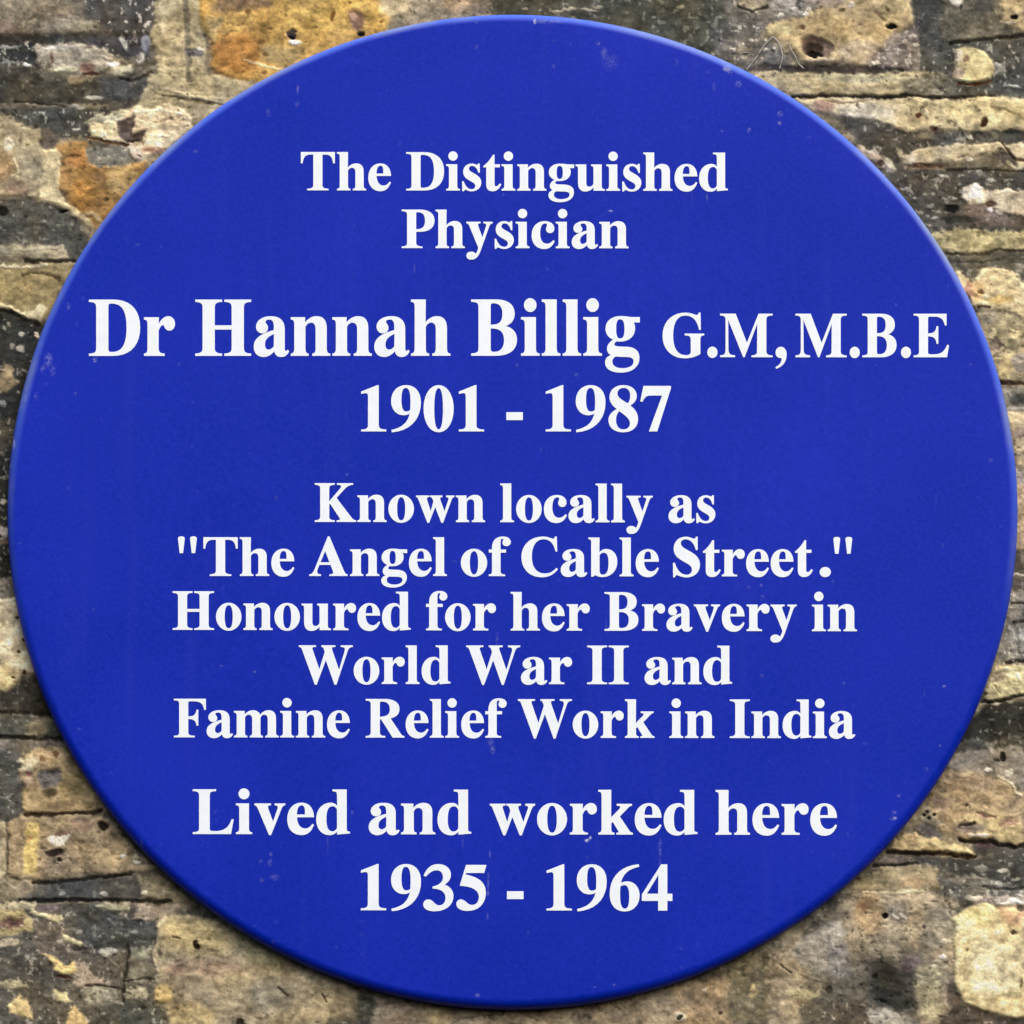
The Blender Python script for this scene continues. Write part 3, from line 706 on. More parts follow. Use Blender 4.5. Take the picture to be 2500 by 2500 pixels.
P([(208, 362), (290, 350), (325, 385), (312, 400), (262, 412), (215, 400)], (108, 106, 97), 2, 8, spk=.8)
# sooty triangle and ledges below
P([(X0, 500), (60, 482), (95, 492), (150, 512), (200, 542), (215, 575), (205, 622), (180, 635), (160, 602), (60, 602), (X0, 608)], (86, 84, 76), -1, 9, spk=.6)
E(0, 515, 18, 10, (28, 28, 24), dh=-5); E(170, 590, 46, 36, (74, 74, 68), a=.8); E(60, 560, 40, 22, (70, 70, 64), a=.7); E(152, 514, 9, 4, (24, 22, 20), dh=-5)
P([(X0, 614), (60, 602), (110, 596), (155, 599), (172, 632), (165, 639), (60, 642), (X0, 646)], (154, 142, 112), 5, 6, .7); E(30, 634, 60, 6, (124, 106, 80), a=.8); RG([(0, 612), (60, 612), (150, 600)], 4, (176, 168, 138), 2)
CR([(60, 638), (120, 638), (182, 636)], 5, -9, (50, 40, 28))
P([(X0, 650), (182, 642), (170, 682), (150, 722), (115, 768), (95, 780), (60, 767), (20, 747), (X0, 737)], (150, 134, 90), 7, 7, .7, spk=.15, rou=.7); RG([(-60, 652), (60, 652), (115, 648)], 5, (200, 190, 156), 3)
P([(X0, 737), (0, 740), (60, 760), (100, 745), (118, 752), (95, 782), (60, 774), (20, 754), (X0, 746)], (214, 199, 154), 9, 5, .7); CR([(52, 674), (75, 666), (110, 668), (145, 682)], 4, -4, (88, 74, 46), .8)
P([(X0, 752), (20, 760), (80, 788), (125, 780), (120, 830), (90, 960), (60, 1100), (50, 1300), (55, 1415), (X0, 1425)], (50, 51, 48), -4, 10, spk=.8)
CR([(-20, 752), (25, 762), (65, 780), (92, 790)], 5, -6, (36, 30, 26))
for (x, y, r, c) in [(52, 817, 7, 165), (50, 850, 10, 140), (30, 843, 7, 120), (20, 790, 6, 110), (15, 1055, 7, 140), (10, 1226, 8, 160), (18, 1040, 6, 110), (8, 1110, 6, 100)]:
    E(x, y, r, r * .9, (c, c - 4, c - 16), dh=4)
E(88, 818, 7, 12, (210, 176, 156), dh=5, ang=-.5); E(8, 1300, 12, 14, (172, 162, 158), dh=4); E(14, 1320, 10, 8, (110, 92, 82))
P([(0, 912), (12, 886), (30, 890), (36, 916), (52, 932), (25, 952), (-10, 962), (-20, 920)], (152, 132, 96), 3, 7)
P([(X0, 1020), (50, 1024), (40, 1100), (X0, 1104)], (82, 80, 71), 0, 9, spk=.8)
P([(X0, 1404), (60, 1408), (60, 1460), (X0, 1462)], (118, 114, 104), 2, 7, spk=.8)
P([(X0, 1463), (40, 1462), (52, 1500), (62, 1560), (75, 1600), (95, 1648), (60, 1642), (35, 1667), (12, 1692), (X0, 1702)], (200, 184, 146), 10, 6, .6, spk=.15, rou=.8); RG([(-60, 1468), (36, 1466)], 5, (218, 204, 168), 2); E(0, 1655, 40, 34, (216, 190, 124), a=.8)
for (x, y) in [(42, 1595), (40, 1511), (58, 1568), (58, 1642), (30, 1654)]:
    E(x, y, 5, 4, (74, 60, 40), dh=-5)
P([(X0, 1700), (14, 1692), (60, 1646), (110, 1655), (140, 1740), (X0, 1742)], (68, 64, 54), -3, 9, spk=.4); CR([(-60, 1737), (40, 1740), (130, 1746)], 5, -7, (34, 31, 28))
P([(X0, 1747), (150, 1747), (165, 1798), (X0, 1800)], (82, 82, 75), 0, 8, spk=.5); P([(60, 1762), (122, 1752), (126, 1780), (105, 1796), (70, 1796)], (120, 113, 92), 2, 8); CR([(-60, 1800), (60, 1800), (170, 1806)], 6, -10, (30, 28, 24))
# ---- bottom left
P([(X0, 1806), (180, 1808), (190, 1830), (X0, 1836)], (104, 97, 86), 0, 8)
P([(X0, 1820), (55, 1832), (52, 1880), (62, 1980), (42, 2002), (15, 2012), (X0, 2002)], (78, 78, 74), -2, 9, spk=.7)
P([(60, 1836), (75, 1829), (170, 1824), (220, 1880), (265, 1965), (270, 1985), (220, 1989), (62, 1994), (56, 1958), (60, 1920), (48, 1882)], (150, 128, 90), 9, 7, .8, rou=1.3)
P([(56, 1850), (75, 1834), (88, 1850), (72, 1886), (55, 1884), (50, 1866)], (214, 199, 160), None, 8); E(115, 1844, 44, 10, (184, 156, 114), a=.85); E(100, 1855, 9, 8, (120, 92, 58), dh=-3); E(135, 1843, 8, 8, (110, 82, 50), dh=-3)
P([(92, 1886), (142, 1880), (156, 1905), (142, 1926), (110, 1928), (95, 1906)], (106, 99, 93), -2, 8); E(128, 1935, 18, 9, (84, 74, 54), dh=-3); E(70, 1893, 6, 6, (130, 74, 70), dh=-2); E(72, 1912, 12, 14, (190, 160, 136), a=.6); E(86, 1955, 26, 26, (166, 146, 106), a=.6); E(180, 1920, 26, 36, (112, 100, 64), a=.7); E(150, 1970, 30, 12, (136, 116, 90), a=.7)
CR([(62, 1993), (110, 1992), (180, 1988), (225, 1984), (250, 1978)], 5.5, -11, (44, 34, 24))
P([(20, 2006), (60, 1997), (230, 1991), (280, 2000), (320, 2060), (390, 2125), (330, 2132), (180, 2137), (60, 2152), (20, 2142), (15, 2060)], (150, 131, 100), 8, 7, .8, rou=1.2)
P([(X0, 2010), (15, 2008), (14, 2150), (X0, 2150)], (164, 151, 120), 5, 7); CR([(16, 2015), (17, 2080), (15, 2140)], 4, -4, (100, 92, 74), .8)
P([(58, 2012), (94, 2006), (96, 2040), (90, 2130), (62, 2136), (58, 2080)], (204, 178, 106), 10, 8, .7); E(68, 2050, 5, 8, (196, 146, 90))
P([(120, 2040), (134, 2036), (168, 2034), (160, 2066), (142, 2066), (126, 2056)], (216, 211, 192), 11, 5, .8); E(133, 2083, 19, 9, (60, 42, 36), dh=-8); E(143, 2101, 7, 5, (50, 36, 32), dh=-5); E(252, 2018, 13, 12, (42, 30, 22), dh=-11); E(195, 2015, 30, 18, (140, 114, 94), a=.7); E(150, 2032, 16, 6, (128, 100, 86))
E(260, 2092, 60, 22, (166, 144, 104), a=.8); E(308, 2087, 5, 4, (226, 222, 206), dh=4); E(333, 2103, 6, 4, (226, 216, 196), dh=4); E(335, 2088, 5, 6, (180, 178, 140))
for k in range(7):
    E(190 + 22 * k, 2058 + 9 * (k % 3) + 4 * k, 8, 4, (118, 98, 66), dh=-3, a=.7)
P([(X0, 2140), (60, 2148), (90, 2158), (60, 2200), (X0, 2200)], (150, 138, 112), 5, 8); E(66, 2180, 20, 20, (124, 114, 100), a=.8)
P([(85, 2157), (210, 2145), (330, 2139), (350, 2165), (345, 2192), (300, 2200), (50, 2200), (82, 2180)], (78, 77, 73), -1, 7, .6, spk=.3, rou=.6); CR([(84, 2156), (160, 2152), (230, 2144), (320, 2134)], 5, -9, (30, 28, 25)); E(250, 2183, 9, 6, (170, 168, 160), dh=3); E(152, 2180, 7, 5, (140, 136, 126))  # first dark line: shadow of the overhang, painted and cut in
P([(340, 2142), (420, 2145), (460, 2198), (350, 2198)], (138, 128, 100), 5, 8); E(354, 2183, 10, 5, (196, 188, 160), dh=3)
CR([(50, 2200), (200, 2198), (300, 2200), (420, 2198)], 5, -11, (30, 27, 24))
P([(X0, 2206), (400, 2206), (396, 2300), (385, 2420), (400, 2500), (400, Y1), (X0, Y1)], (92, 87, 76), 0, 9, spk=.8, rou=1.4)
P([(X0, 2204), (90, 2205), (90, 2220), (X0, 2224)], (184, 171, 134), 4, 6); E(126, 2216, 28, 8, (124, 110, 108))
P([(330, 2206), (450, 2206), (420, 2232), (385, 2262), (330, 2245)], (150, 135, 116), 4, 8); E(345, 2242, 20, 5, (180, 164, 140), dh=2); CR([(310, 2252), (345, 2250)], 4, -5)
P([(165, 2214), (230, 2210), (300, 2240), (380, 2250), (386, 2302), (330, 2322), (240, 2332), (200, 2300), (190, 2260)], (72, 73, 71), -2, 12, spk=.5)
P([(230, 2214), (260, 2206), (310, 2208), (306, 2228), (260, 2226)], (166, 162, 130), 4, 6)
P([(80, 2222), (110, 2225), (155, 2236), (155, 2249), (140, 2254), (100, 2237), (75, 2230)], (206, 191, 144), 9, 5, .8)
P([(X0, 2222), (60, 2222), (86, 2250), (76, 2276), (60, 2272), (30, 2286), (X0, 2292)], (178, 158, 106), 6, 7); P([(0, 2250), (20, 2242), (60, 2240), (58, 2256), (30, 2263), (0, 2266)], (132, 97, 86), 0, 6); E(20, 2302, 34, 10, (196, 177, 142), dh=3)
P([(85, 2245), (150, 2260), (200, 2310), (170, 2340), (90, 2330)], (112, 100, 85), 1, 12)
P([(152, 2283), (170, 2288), (202, 2303), (190, 2309), (165, 2304)], (202, 192, 142), 8, 4, .6); E(188, 2316, 20, 5, (66, 58, 50), dh=-3)  # dark spot paints the shade below the flake
P([(100, 2330), (120, 2333), (146, 2350), (160, 2358), (180, 2345), (188, 2370), (150, 2381), (130, 2371), (122, 2350)], (214, 183, 112), 10, 5, .7); E(155, 2384, 26, 4, (84, 52, 36), dh=-4)
P([(182, 2350), (200, 2350), (230, 2380), (276, 2390), (270, 2406), (215, 2411), (186, 2400)], (166, 149, 128), 6, 7); CR([(212, 2407), (262, 2406), (300, 2418)], 3, -5)
P([(X0, 2392), (20, 2390), (55, 2400), (72, 2420), (40, 2416), (0, 2402)], (172, 162, 124), 5, 6); P([(22, 2456), (50, 2430), (72, 2452), (80, 2492), (30, 2478)], (198, 174, 118), 8, 6); P([(135, 2420), (160, 2425), (172, 2442), (140, 2442)], (186, 177, 126), 6, 5); P([(158, 2495), (175, 2450), (208, 2490), (216, 2570), (160, 2570)], (192, 163, 108), 8, 7)
P([(200, 2412), (292, 2415), (290, 2455), (215, 2452)], (160, 155, 132), 4, 8); P([(308, 2412), (350, 2405), (352, 2440), (308, 2438)], (166, 161, 132), 4, 7); P([(300, 2445), (392, 2440), (398, 2560), (290, 2560)], (80, 82, 74), -2, 10); P([(314, 2312), (372, 2310), (374, 2340), (318, 2342)], (134, 137, 120), 2, 8); E(265, 2325, 20, 8, (170, 170, 158), dh=3); E(345, 2370, 34, 18, (120, 117, 98), a=.8)
CR([(310, 2306), (308, 2360), (305, 2400), (300, 2445)], 4, -6, (44, 42, 36)); CR([(310, 2395), (345, 2388), (375, 2390)], 3, -5)
P([(378, 2262), (396, 2236), (432, 2230), (470, 2232), (540, 2250), (640, 2310), (720, 2350), (840, 2392), (866, 2430), (860, 2470), (800, 2500), (790, Y1), (430, Y1), (405, 2470), (378, 2440), (388, 2330)], (154, 140, 110), 8, 7, .6, spk=.3)
P([(394, 2246), (440, 2232), (520, 2246), (570, 2290), (540, 2320), (470, 2330), (400, 2300)], (172, 155, 106), None, 24, a=.9); E(500, 2362, 90, 24, (162, 140, 118), a=.8); E(670, 2430, 60, 50, (128, 122, 106), a=.75); E(452, 2420, 70, 40, (140, 128, 106), a=.6)
RG([(384, 2262), (392, 2250), (404, 2238)], 6, (200, 186, 146), 3); RG([(384, 2290), (380, 2330), (388, 2370)], 5, (190, 176, 138), 2); P([(374, 2410), (392, 2400), (420, 2406), (416, 2446), (380, 2452)], (192, 166, 106), 10, 7); P([(410, 2462), (470, 2448), (520, 2470), (540, Y1), (440, Y1)], (172, 152, 104), None, 14)
E(482, 2305, 7, 10, (42, 30, 16), dh=-9); CR([(420, 2286), (442, 2292)], 3, -4); E(640, 2330, 70, 26, (112, 110, 78), a=.6, ang=.5); E(588, 2496, 14, 7, (62, 46, 32), dh=-6); E(432, 2372, 26, 12, (146, 118, 100), a=.7); CR([(680, 2410), (700, 2430)], 3, -4); CR([(788, 2430), (800, 2450)], 3, -4)
P([(868, 2410), (1720, 2410), (1720, Y1), (870, Y1)], (148, 132, 106), 4, 12, spk=.35)
P([(805, 2492), (905, 2486), (900, Y1), (800, Y1)], (84, 80, 70), -2, 10); P([(868, 2425), (910, 2430), (915, 2490), (870, 2490)], (88, 84, 66), -2, 10)
E(1080, 2484, 34, 18, (170, 150, 106), a=.8); E(980, 2480, 50, 26, (142, 126, 106), a=.8); CR([(1105, 2500), (1130, 2484), (1200, 2480)], 3, -3, (110, 94, 74), .7); CR([(1290, 2482), (1320, 2495)], 3, -3, (110, 94, 74), .7)
# ---- bottom right
P([(1640, 2400), (1790, 2390), (1800, Y1), (1640, Y1)], (156, 132, 97), 5, 18); P([(1780, 2340), (1900, 2320), (1900, 2460), (1850, 2520), (1780, 2490)], (116, 105, 78), 0, 18)  # second patch: olive wall tone with shadow painted in
P([(1880, 2320), (1960, 2270), (1960, 2400), (1990, 2520), (1900, 2560), (1870, 2480)], (156, 140, 112), 4, 14); E(1836, 2420, 9, 18, (194, 172, 112), dh=4); E(1966, 2428, 34, 12, (182, 172, 128), a=.85, dh=2); E(1905, 2370, 24, 12, (172, 152, 118), a=.8)
P([(1960, 2285), (2020, 2250), (2062, 2245), (2062, 2300), (2032, 2372), (1970, 2372), (1930, 2332)], (150, 143, 129), 5, 12, spk=.7, rou=1.3); P([(2018, 2322), (2070, 2300), (2100, 2340), (2090, 2390), (2030, 2384)], (130, 126, 121), 4, 12, spk=.6)
P([(1950, 2452), (2040, 2435), (2130, 2440), (2130, Y1), (1930, Y1)], (92, 86, 72), -2, 12, spk=.8); E(2025, 2417, 6, 9, (48, 43, 34), dh=-7); E(1660, 2482, 16, 12, (180, 170, 146), dh=3); E(1656, 2484, 8, 5, (56, 48, 38), dh=-7, ang=-.5); E(1758, 2473, 9, 4, (96, 80, 58), dh=-4); E(1720, 2420, 5, 5, (200, 190, 170), dh=3)
CR([(1905, 2356), (1930, 2376)], 3, -3); CR([(1950, 2380), (2005, 2400)], 3, -2.5, (118, 100, 80))
P([(2100, 2100), (2160, 2092), (2224, 2090), (2232, 2108), (2130, 2116)], (130, 116, 100), 3, 7)
P([(2218, 2090), (2380, 2094), (X1, 2060), (X1, 2166), (2480, 2172), (2420, 2152), (2330, 2136), (2290, 2126), (2256, 2106)], (70, 70, 66), -3, 8, spk=.7)
E(2392, 2122, 16, 8, (140, 140, 130), dh=3); E(2450, 2126, 14, 5, (170, 168, 156), dh=3); E(2480, 2145, 10, 4, (150, 150, 132)); E(2392, 2145, 22, 4, (150, 146, 126), ang=.4)
P([(2095, 2150), (2160, 2116), (2245, 2112), (2292, 2126), (2292, 2172), (2260, 2178), (2110, 2174), (2080, 2170)], (164, 147, 111), 6, 8); E(2130, 2150, 40, 16, (136, 128, 94), a=.8); E(2235, 2160, 40, 12, (162, 136, 100), a=.8)
CR([(2130, 2114), (2200, 2111), (2242, 2106)], 4, -8, (44, 37, 30))
P([(2290, 2140), (2400, 2146), (2500, 2162), (X1, 2162), (X1, 2204), (2450, 2208), (2350, 2204), (2296, 2180)], (104, 102, 94), 0, 9, spk=1.1, rou=1.3); CR([(2400, 2168), (2470, 2170), (2520, 2166)], 4, -5)
P([(2050, 2200), (2120, 2181), (2270, 2181), (2332, 2204), (2322, 2260), (2325, 2350), (2318, 2420), (2300, 2560), (2120, 2560), (2110, 2440), (2070, 2330)], (152, 137, 110), 5, 10, spk=.5, rou=1.2)
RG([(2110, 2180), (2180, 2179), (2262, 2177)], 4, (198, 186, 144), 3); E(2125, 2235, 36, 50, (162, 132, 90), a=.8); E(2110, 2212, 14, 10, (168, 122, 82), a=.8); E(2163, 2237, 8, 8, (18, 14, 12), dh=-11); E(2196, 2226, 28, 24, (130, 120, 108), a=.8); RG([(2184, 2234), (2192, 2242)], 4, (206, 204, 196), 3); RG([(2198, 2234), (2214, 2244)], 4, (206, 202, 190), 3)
E(2285, 2262, 36, 54, (140, 132, 114), a=.7); E(2215, 2268, 10, 14, (178, 168, 134)); E(2214, 2268, 5, 8, (140, 124, 92)); E(2262, 2266, 4, 4, (72, 66, 58), dh=-4)
E(2165, 2405, 105, 80, (100, 94, 82), soft=.7)
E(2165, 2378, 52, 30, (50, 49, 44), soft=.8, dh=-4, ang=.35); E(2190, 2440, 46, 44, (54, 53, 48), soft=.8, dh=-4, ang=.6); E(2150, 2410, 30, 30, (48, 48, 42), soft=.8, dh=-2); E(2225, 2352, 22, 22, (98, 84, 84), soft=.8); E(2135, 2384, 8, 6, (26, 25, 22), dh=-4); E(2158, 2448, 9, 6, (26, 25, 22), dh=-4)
E(2297, 2334, 8, 6, (226, 220, 206), dh=4); P([(2236, 2360), (2300, 2350), (2300, 2440), (2290, 2500), (2240, 2470)], (156, 146, 112), 4, 12); P([(2120, 2476), (2170, 2462), (2240, 2490), (2240, Y1), (2120, Y1)], (152, 147, 134), 3, 12); P([(2040, 2445), (2110, 2440), (2125, 2560), (2040, 2560)], (82, 72, 56), -2, 12); E(2325, 2440, 14, 46, (96, 82, 74), a=.8, dh=-3)
for (x, y) in [(2300, 2300), (2312, 2296), (2285, 2345), (2278, 2358), (2300, 2360), (2250, 2385), (2255, 2400)]:
    E(x, y, 10, 4, (186, 178, 150), dh=2.5, a=.8)
P([(2318, 2241), (2345, 2229), (2365, 2216), (2400, 2203), (2426, 2211), (2436, 2221), (X1, 2214), (X1, 2484), (2480, 2486), (2400, 2471), (2350, 2452), (2335, 2420), (2328, 2370), (2325, 2290), (2335, 2262)], (210, 192, 140), 13, 6, .5, spk=.1, rou=.6)
P([(2330, 2240), (2370, 2218), (2412, 2208), (2432, 2228), (2420, 2252), (2340, 2268)], (224, 212, 146), None, 16); P([(2440, 2216), (2540, 2212), (2540, 2270), (2470, 2266), (2445, 2245)], (206, 166, 122), None, 14); E(2430, 2370, 60, 80, (214, 203, 160), a=.8); E(2475, 2281, 8, 6, (84, 68, 58), dh=-5); E(2491, 2220, 8, 8, (90, 80, 62), dh=-4); E(2358, 2318, 5, 4, (140, 124, 86), dh=-3); E(2495, 2400, 6, 12, (120, 104, 70), dh=-3); E(2450, 2440, 60, 8, (192, 170, 122), a=.7)
P([(2335, 2456), (2400, 2474), (2480, 2489), (X1, 2492), (X1, Y1), (2300, Y1), (2292, 2490)], (82, 74, 64), -3, 9, spk=.6)  # shadow under the cream brick, painted as a dark patch
P([(2370, 2190), (2470, 2184), (2480, 2204), (2380, 2206)], (164, 150, 140), 4, 7); P([(2432, 2208), (2462, 2205), (2490, 2182), (2560, 2160), (X1, 2150), (X1, 2204), (2500, 2209), (2450, 2217)], (214, 204, 190), 11, 6, .8); E(2380, 2194, 18, 6, (196, 188, 168), dh=2)
# ---- right
P([(2395, 1735), (2420, 1716), (X1, 1700), (X1, 1802), (2340, 1806), (2360, 1770)], (50, 50, 46), -3, 9, spk=.7); E(2432, 1720, 12, 5, (168, 163, 142), dh=3); E(2468, 1714, 10, 5, (140, 134, 116), dh=2); E(2420, 1758, 8, 4, (110, 106, 94))
P([(2310, 1802), (X1, 1798), (X1, 1834), (2300, 1840)], (78, 76, 69), -1, 9, spk=.5)
P([(2320, 1842), (2400, 1826), (X1, 1822), (X1, 1932), (2490, 1936), (2440, 1902), (2370, 1892), (2310, 1880)], (136, 128, 116), 4, 9); E(2446, 1847, 9, 8, (36, 34, 31), dh=-8); E(2432, 1854, 8, 4, (70, 66, 60), dh=-3); E(2408, 1880, 11, 6, (228, 222, 208), dh=5); E(2460, 1888, 8, 12, (192, 188, 172), dh=2)
P([(2300, 1885), (2370, 1886), (2440, 1905), (2480, 1942), (X1, 1930), (X1, 2062), (2500, 2066), (2440, 2060), (2420, 2051), (2380, 2052), (2330, 2046), (2285, 2022), (2262, 1975), (2280, 1930)], (166, 143, 106), 9, 8, 1.0, spk=.25, rou=1.5)
E(2375, 1908, 64, 22, (150, 132, 108), a=.8); E(2330, 1910, 30, 28, (162, 136, 100), a=.7); P([(2350, 2000), (2440, 1990), (2500, 2020), (2510, 2060), (2440, 2056), (2390, 2030)], (190, 168, 114), None, 18, a=.9); CR([(2386, 1984), (2410, 1994), (2428, 1996)], 4, -5, (140, 94, 80)); E(2462, 2010, 22, 12, (148, 110, 90), a=.8); E(2372, 2024, 38, 12, (120, 105, 99), a=.8, dh=-3); CR([(2345, 2020), (2372, 2014), (2380, 2010)], 4, -6); E(2365, 1970, 5, 4, (96, 76, 50), dh=-4); RG([(2370, 2042), (2410, 2040)], 5, (212, 202, 176), 3); E(2300, 1962, 24, 16, (140, 118, 104), a=.7)
RG([(2434, 1896), (2456, 1908), (2470, 1920), (2480, 1940), (2492, 1944)], 4.5, (206, 194, 160), 5)
P([(2244, 1975), (2262, 1970), (2292, 1990), (2300, 2010), (2280, 2018), (2250, 2004)], (140, 130, 108), 6, 7); 
for (x, y) in [(2263, 1982), (2268, 1997), (2281, 1989), (2256, 1990)]:
    E(x, y, 5, 4, (44, 40, 34), dh=-5, warp=.1)
P([(2222, 2022), (2260, 2006), (2296, 2030), (2300, 2046), (2260, 2040)], (92, 86, 84), -2, 8); CR([(2228, 2028), (2250, 2040)], 4, -5)
P([(X1, 2066), (2500, 2068), (2440, 2064), (2425, 2054), (2380, 2056), (2378, 2090), (X1, 2094)], (74, 72, 68), -3, 7); E(2410, 2062, 26, 8, (92, 72, 74))
CR([(2345, 2052), (2385, 2056), (2420, 2053), (2440, 2064), (2475, 2070), (2500, 2066), (2560, 2062)], 5.5, -11, (36, 28, 25))
P([(2160, 2080), (2200, 2035), (2226, 2030), (2262, 2046), (2282, 2041), (2300, 2056), (2360, 2066), (2380, 2086), (2330, 2086), (2260, 2081), (2215, 2079)], (190, 165, 112), 11, 6, .8, rou=1.4); RG([(2278, 2060), (2320, 2072), (2370, 2080)], 6, (216, 200, 142), 2); E(2220, 2050, 14, 12, (176, 148, 104), a=.8)
CR([(2165, 2080), (2240, 2083), (2300, 2083), (2345, 2090), (2382, 2092)], 5.5, -11, (46, 30, 22))
P([(2470, 1180), (X1, 1180), (X1, 1340), (2470, 1340)], (182, 158, 126), 5, 8); P([(2470, 1342), (X1, 1338), (X1, 1400), (2470, 1404)], (86, 82, 73), -1, 7); RG([(2476, 1402), (2560, 1400)], 4, (190, 186, 176), 3); P([(2460, 1407), (X1, 1405), (X1, 1440), (2455, 1442)], (90, 86, 80), -1, 7)
P([(2430, 1620), (2455, 1442), (X1, 1440), (X1, 1616), (2450, 1618)], (124, 121, 111), 1, 9, spk=1.3, rou=1.4); CR([(2470, 1475), (2500, 1472)], 4, -4); CR([(2470, 1520), (2510, 1514)], 4, -5)
for k in range(9):
    RG([(2462 + 6 * k, 1530 + 9 * (k % 4)), (2468 + 6 * k, 1585 + 8 * (k % 3))], 3, (164, 162, 152), 2.5, .7)
CR([(2455, 1618), (2480, 1614), (2540, 1612)], 4.5, -8, (40, 34, 30))
P([(2405, 1705), (2415, 1670), (2425, 1640), (2440, 1626), (2500, 1622), (X1, 1620), (X1, 1700), (2500, 1702), (2460, 1710), (2412, 1713)], (190, 179, 132), 8, 6, .9, rou=1.4); E(2442, 1652, 18, 14, (134, 121, 99), dh=-2); E(2440, 1690, 22, 12, (204, 194, 146), a=.8); RG([(2452, 1632), (2480, 1640), (2490, 1660)], 4, (214, 204, 164), 2); CR([(2432, 1674), (2446, 1694)], 3, -3, (116, 104, 70))
CR([(2400, 1714), (2440, 1712), (2480, 1703), (2520, 1694)], 5, -9, (32, 28, 26))
P([(2330, 665), (2345, 660), (2375, 690), (2398, 660), (2420, 655), (2460, 660), (2490, 672), (2500, 692), (X1, 690), (X1, 780), (2490, 777), (2440, 757), (2400, 752), (2380, 750), (2350, 720)], (210, 188, 138), 10, 6, 1.1, rou=1.5); E(2385, 712, 16, 26, (194, 158, 100), a=.8); E(2440, 732, 30, 12, (206, 170, 92), a=.8); E(2364, 706, 9, 20, (160, 110, 90), a=.8); E(2393, 713, 9, 5, (104, 78, 46), dh=-4); E(2460, 690, 40, 14, (220, 202, 150), a=.7)
CR([(2386, 748), (2400, 747), (2415, 751)], 4.5, -7, (60, 42, 26))
P([(2380, 758), (2430, 760), (2500, 780), (X1, 785), (X1, 922), (2440, 926), (2420, 880), (2400, 830), (2385, 790)], (156, 143, 106), 5, 8, spk=.5, rou=1.5); E(2412, 775, 26, 16, (138, 127, 106), a=.8); E(2424, 816, 8, 14, (206, 191, 142), dh=3); E(2430, 838, 14, 16, (126, 110, 94), dh=-3); P([(2438, 900), (2445, 865), (2478, 862), (2480, 900), (2472, 928), (2446, 928)], (194, 174, 122), 8, 7); E(2492, 884, 16, 24, (138, 131, 126), a=.8); E(2480, 815, 14, 10, (196, 180, 124), a=.8)
CR([(2440, 933), (2470, 932), (2540, 936)], 5, -9, (64, 40, 30))
P([(2445, 940), (X1, 940), (X1, 1000), (2460, 1000)], (128, 124, 108), 0, 8, spk=.6); E(2495, 974, 24, 16, (68, 68, 64), a=.9); RG([(2455, 998), (2540, 996)], 4, (150, 148, 138), 2)
P([(2460, 1006), (X1, 1010), (X1, 1142), (2475, 1142), (2470, 1080)], (180, 162, 126), 6, 7); E(2490, 1056, 22, 14, (138, 121, 112), a=.8); P([(2470, 1144), (X1, 1142), (X1, 1182), (2470, 1182)], (164, 155, 148), 3, 8)
# ---- top right
P([(1790, Y0), (1965, Y0), (1990, 40), (1940, 48), (1880, 62), (1860, 90), (1900, 112), (1940, 132), (1945, 168), (1850, 172), (1800, 160), (1740, 130), (1770, 50)], (108, 104, 97), 2, 14, spk=1.4, rou=1.5)
P([(1800, -30), (1870, -30), (1868, 14), (1840, 26), (1806, 14)], (164, 154, 130), 6, 7); CR([(1800, 16), (1835, 30), (1870, 18)], 4, -6, (44, 42, 36)); P([(1875, -30), (1955, -30), (1960, 38), (1905, 48), (1880, 30)], (150, 146, 140), 4, 10, spk=1.2); E(1968, 37, 9, 6, (232, 226, 212), dh=4); E(1906, 42, 7, 5, (214, 210, 198), dh=3); E(1948, 12, 8, 14, (84, 84, 84), dh=-3)
E(1812, 128, 18, 16, (150, 140, 118), a=.8, dh=2); E(1770, 80, 26, 18, (70, 66, 62), a=.7)
P([(1870, 60), (1960, 45), (2000, 20), (2026, Y0), (2214, Y0), (2226, 40), (2222, 62), (2184, 80), (2182, 102), (2162, 136), (2125, 162), (2060, 158), (2000, 154), (1960, 152), (1940, 124), (1930, 104), (1876, 88)], (182, 160, 116), 9, 8, .7, spk=.15, rou=.7)
E(1910, 74, 34, 14, (174, 164, 120), a=.8); E(2110, 76, 70, 34, (192, 164, 112), a=.8); P([(2050, 112), (2130, 108), (2160, 130), (2120, 160), (2050, 158)], (186, 168, 140), None, 18); E(2015, -5, 50, 26, (166, 149, 136), a=.8); E(2180, 10, 34, 40, (176, 156, 110), a=.7)
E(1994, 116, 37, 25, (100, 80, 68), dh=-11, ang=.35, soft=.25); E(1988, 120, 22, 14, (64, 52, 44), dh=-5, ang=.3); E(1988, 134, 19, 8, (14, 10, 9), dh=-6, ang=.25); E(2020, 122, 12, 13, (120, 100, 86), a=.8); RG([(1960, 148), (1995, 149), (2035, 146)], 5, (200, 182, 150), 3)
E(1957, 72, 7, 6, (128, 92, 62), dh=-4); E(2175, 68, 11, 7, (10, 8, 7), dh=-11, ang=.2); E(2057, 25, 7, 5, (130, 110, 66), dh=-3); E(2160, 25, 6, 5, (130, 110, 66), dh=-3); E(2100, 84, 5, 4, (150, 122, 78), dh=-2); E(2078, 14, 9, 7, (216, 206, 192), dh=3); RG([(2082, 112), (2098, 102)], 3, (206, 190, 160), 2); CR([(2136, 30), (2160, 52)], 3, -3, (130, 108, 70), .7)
P([(2160, 100), (2186, 84), (2226, 62), (2250, 110), (2250, 175), (2150, 176), (2110, 162)], (130, 119, 110), 3, 9, spk=1.3, rou=1.6); E(2232, 108, 8, 6, (190, 182, 166), dh=3); E(2256, 142, 8, 5, (206, 198, 180), dh=3); E(2138, 154, 8, 5, (206, 194, 176), dh=3); E(2200, 115, 14, 8, (90, 80, 74), dh=-3)
P([(2222, Y0), (2312, Y0), (2305, 60), (2312, 172), (2244, 172), (2244, 110), (2226, 40)], (72, 72, 68), -4, 9, spk=.4)
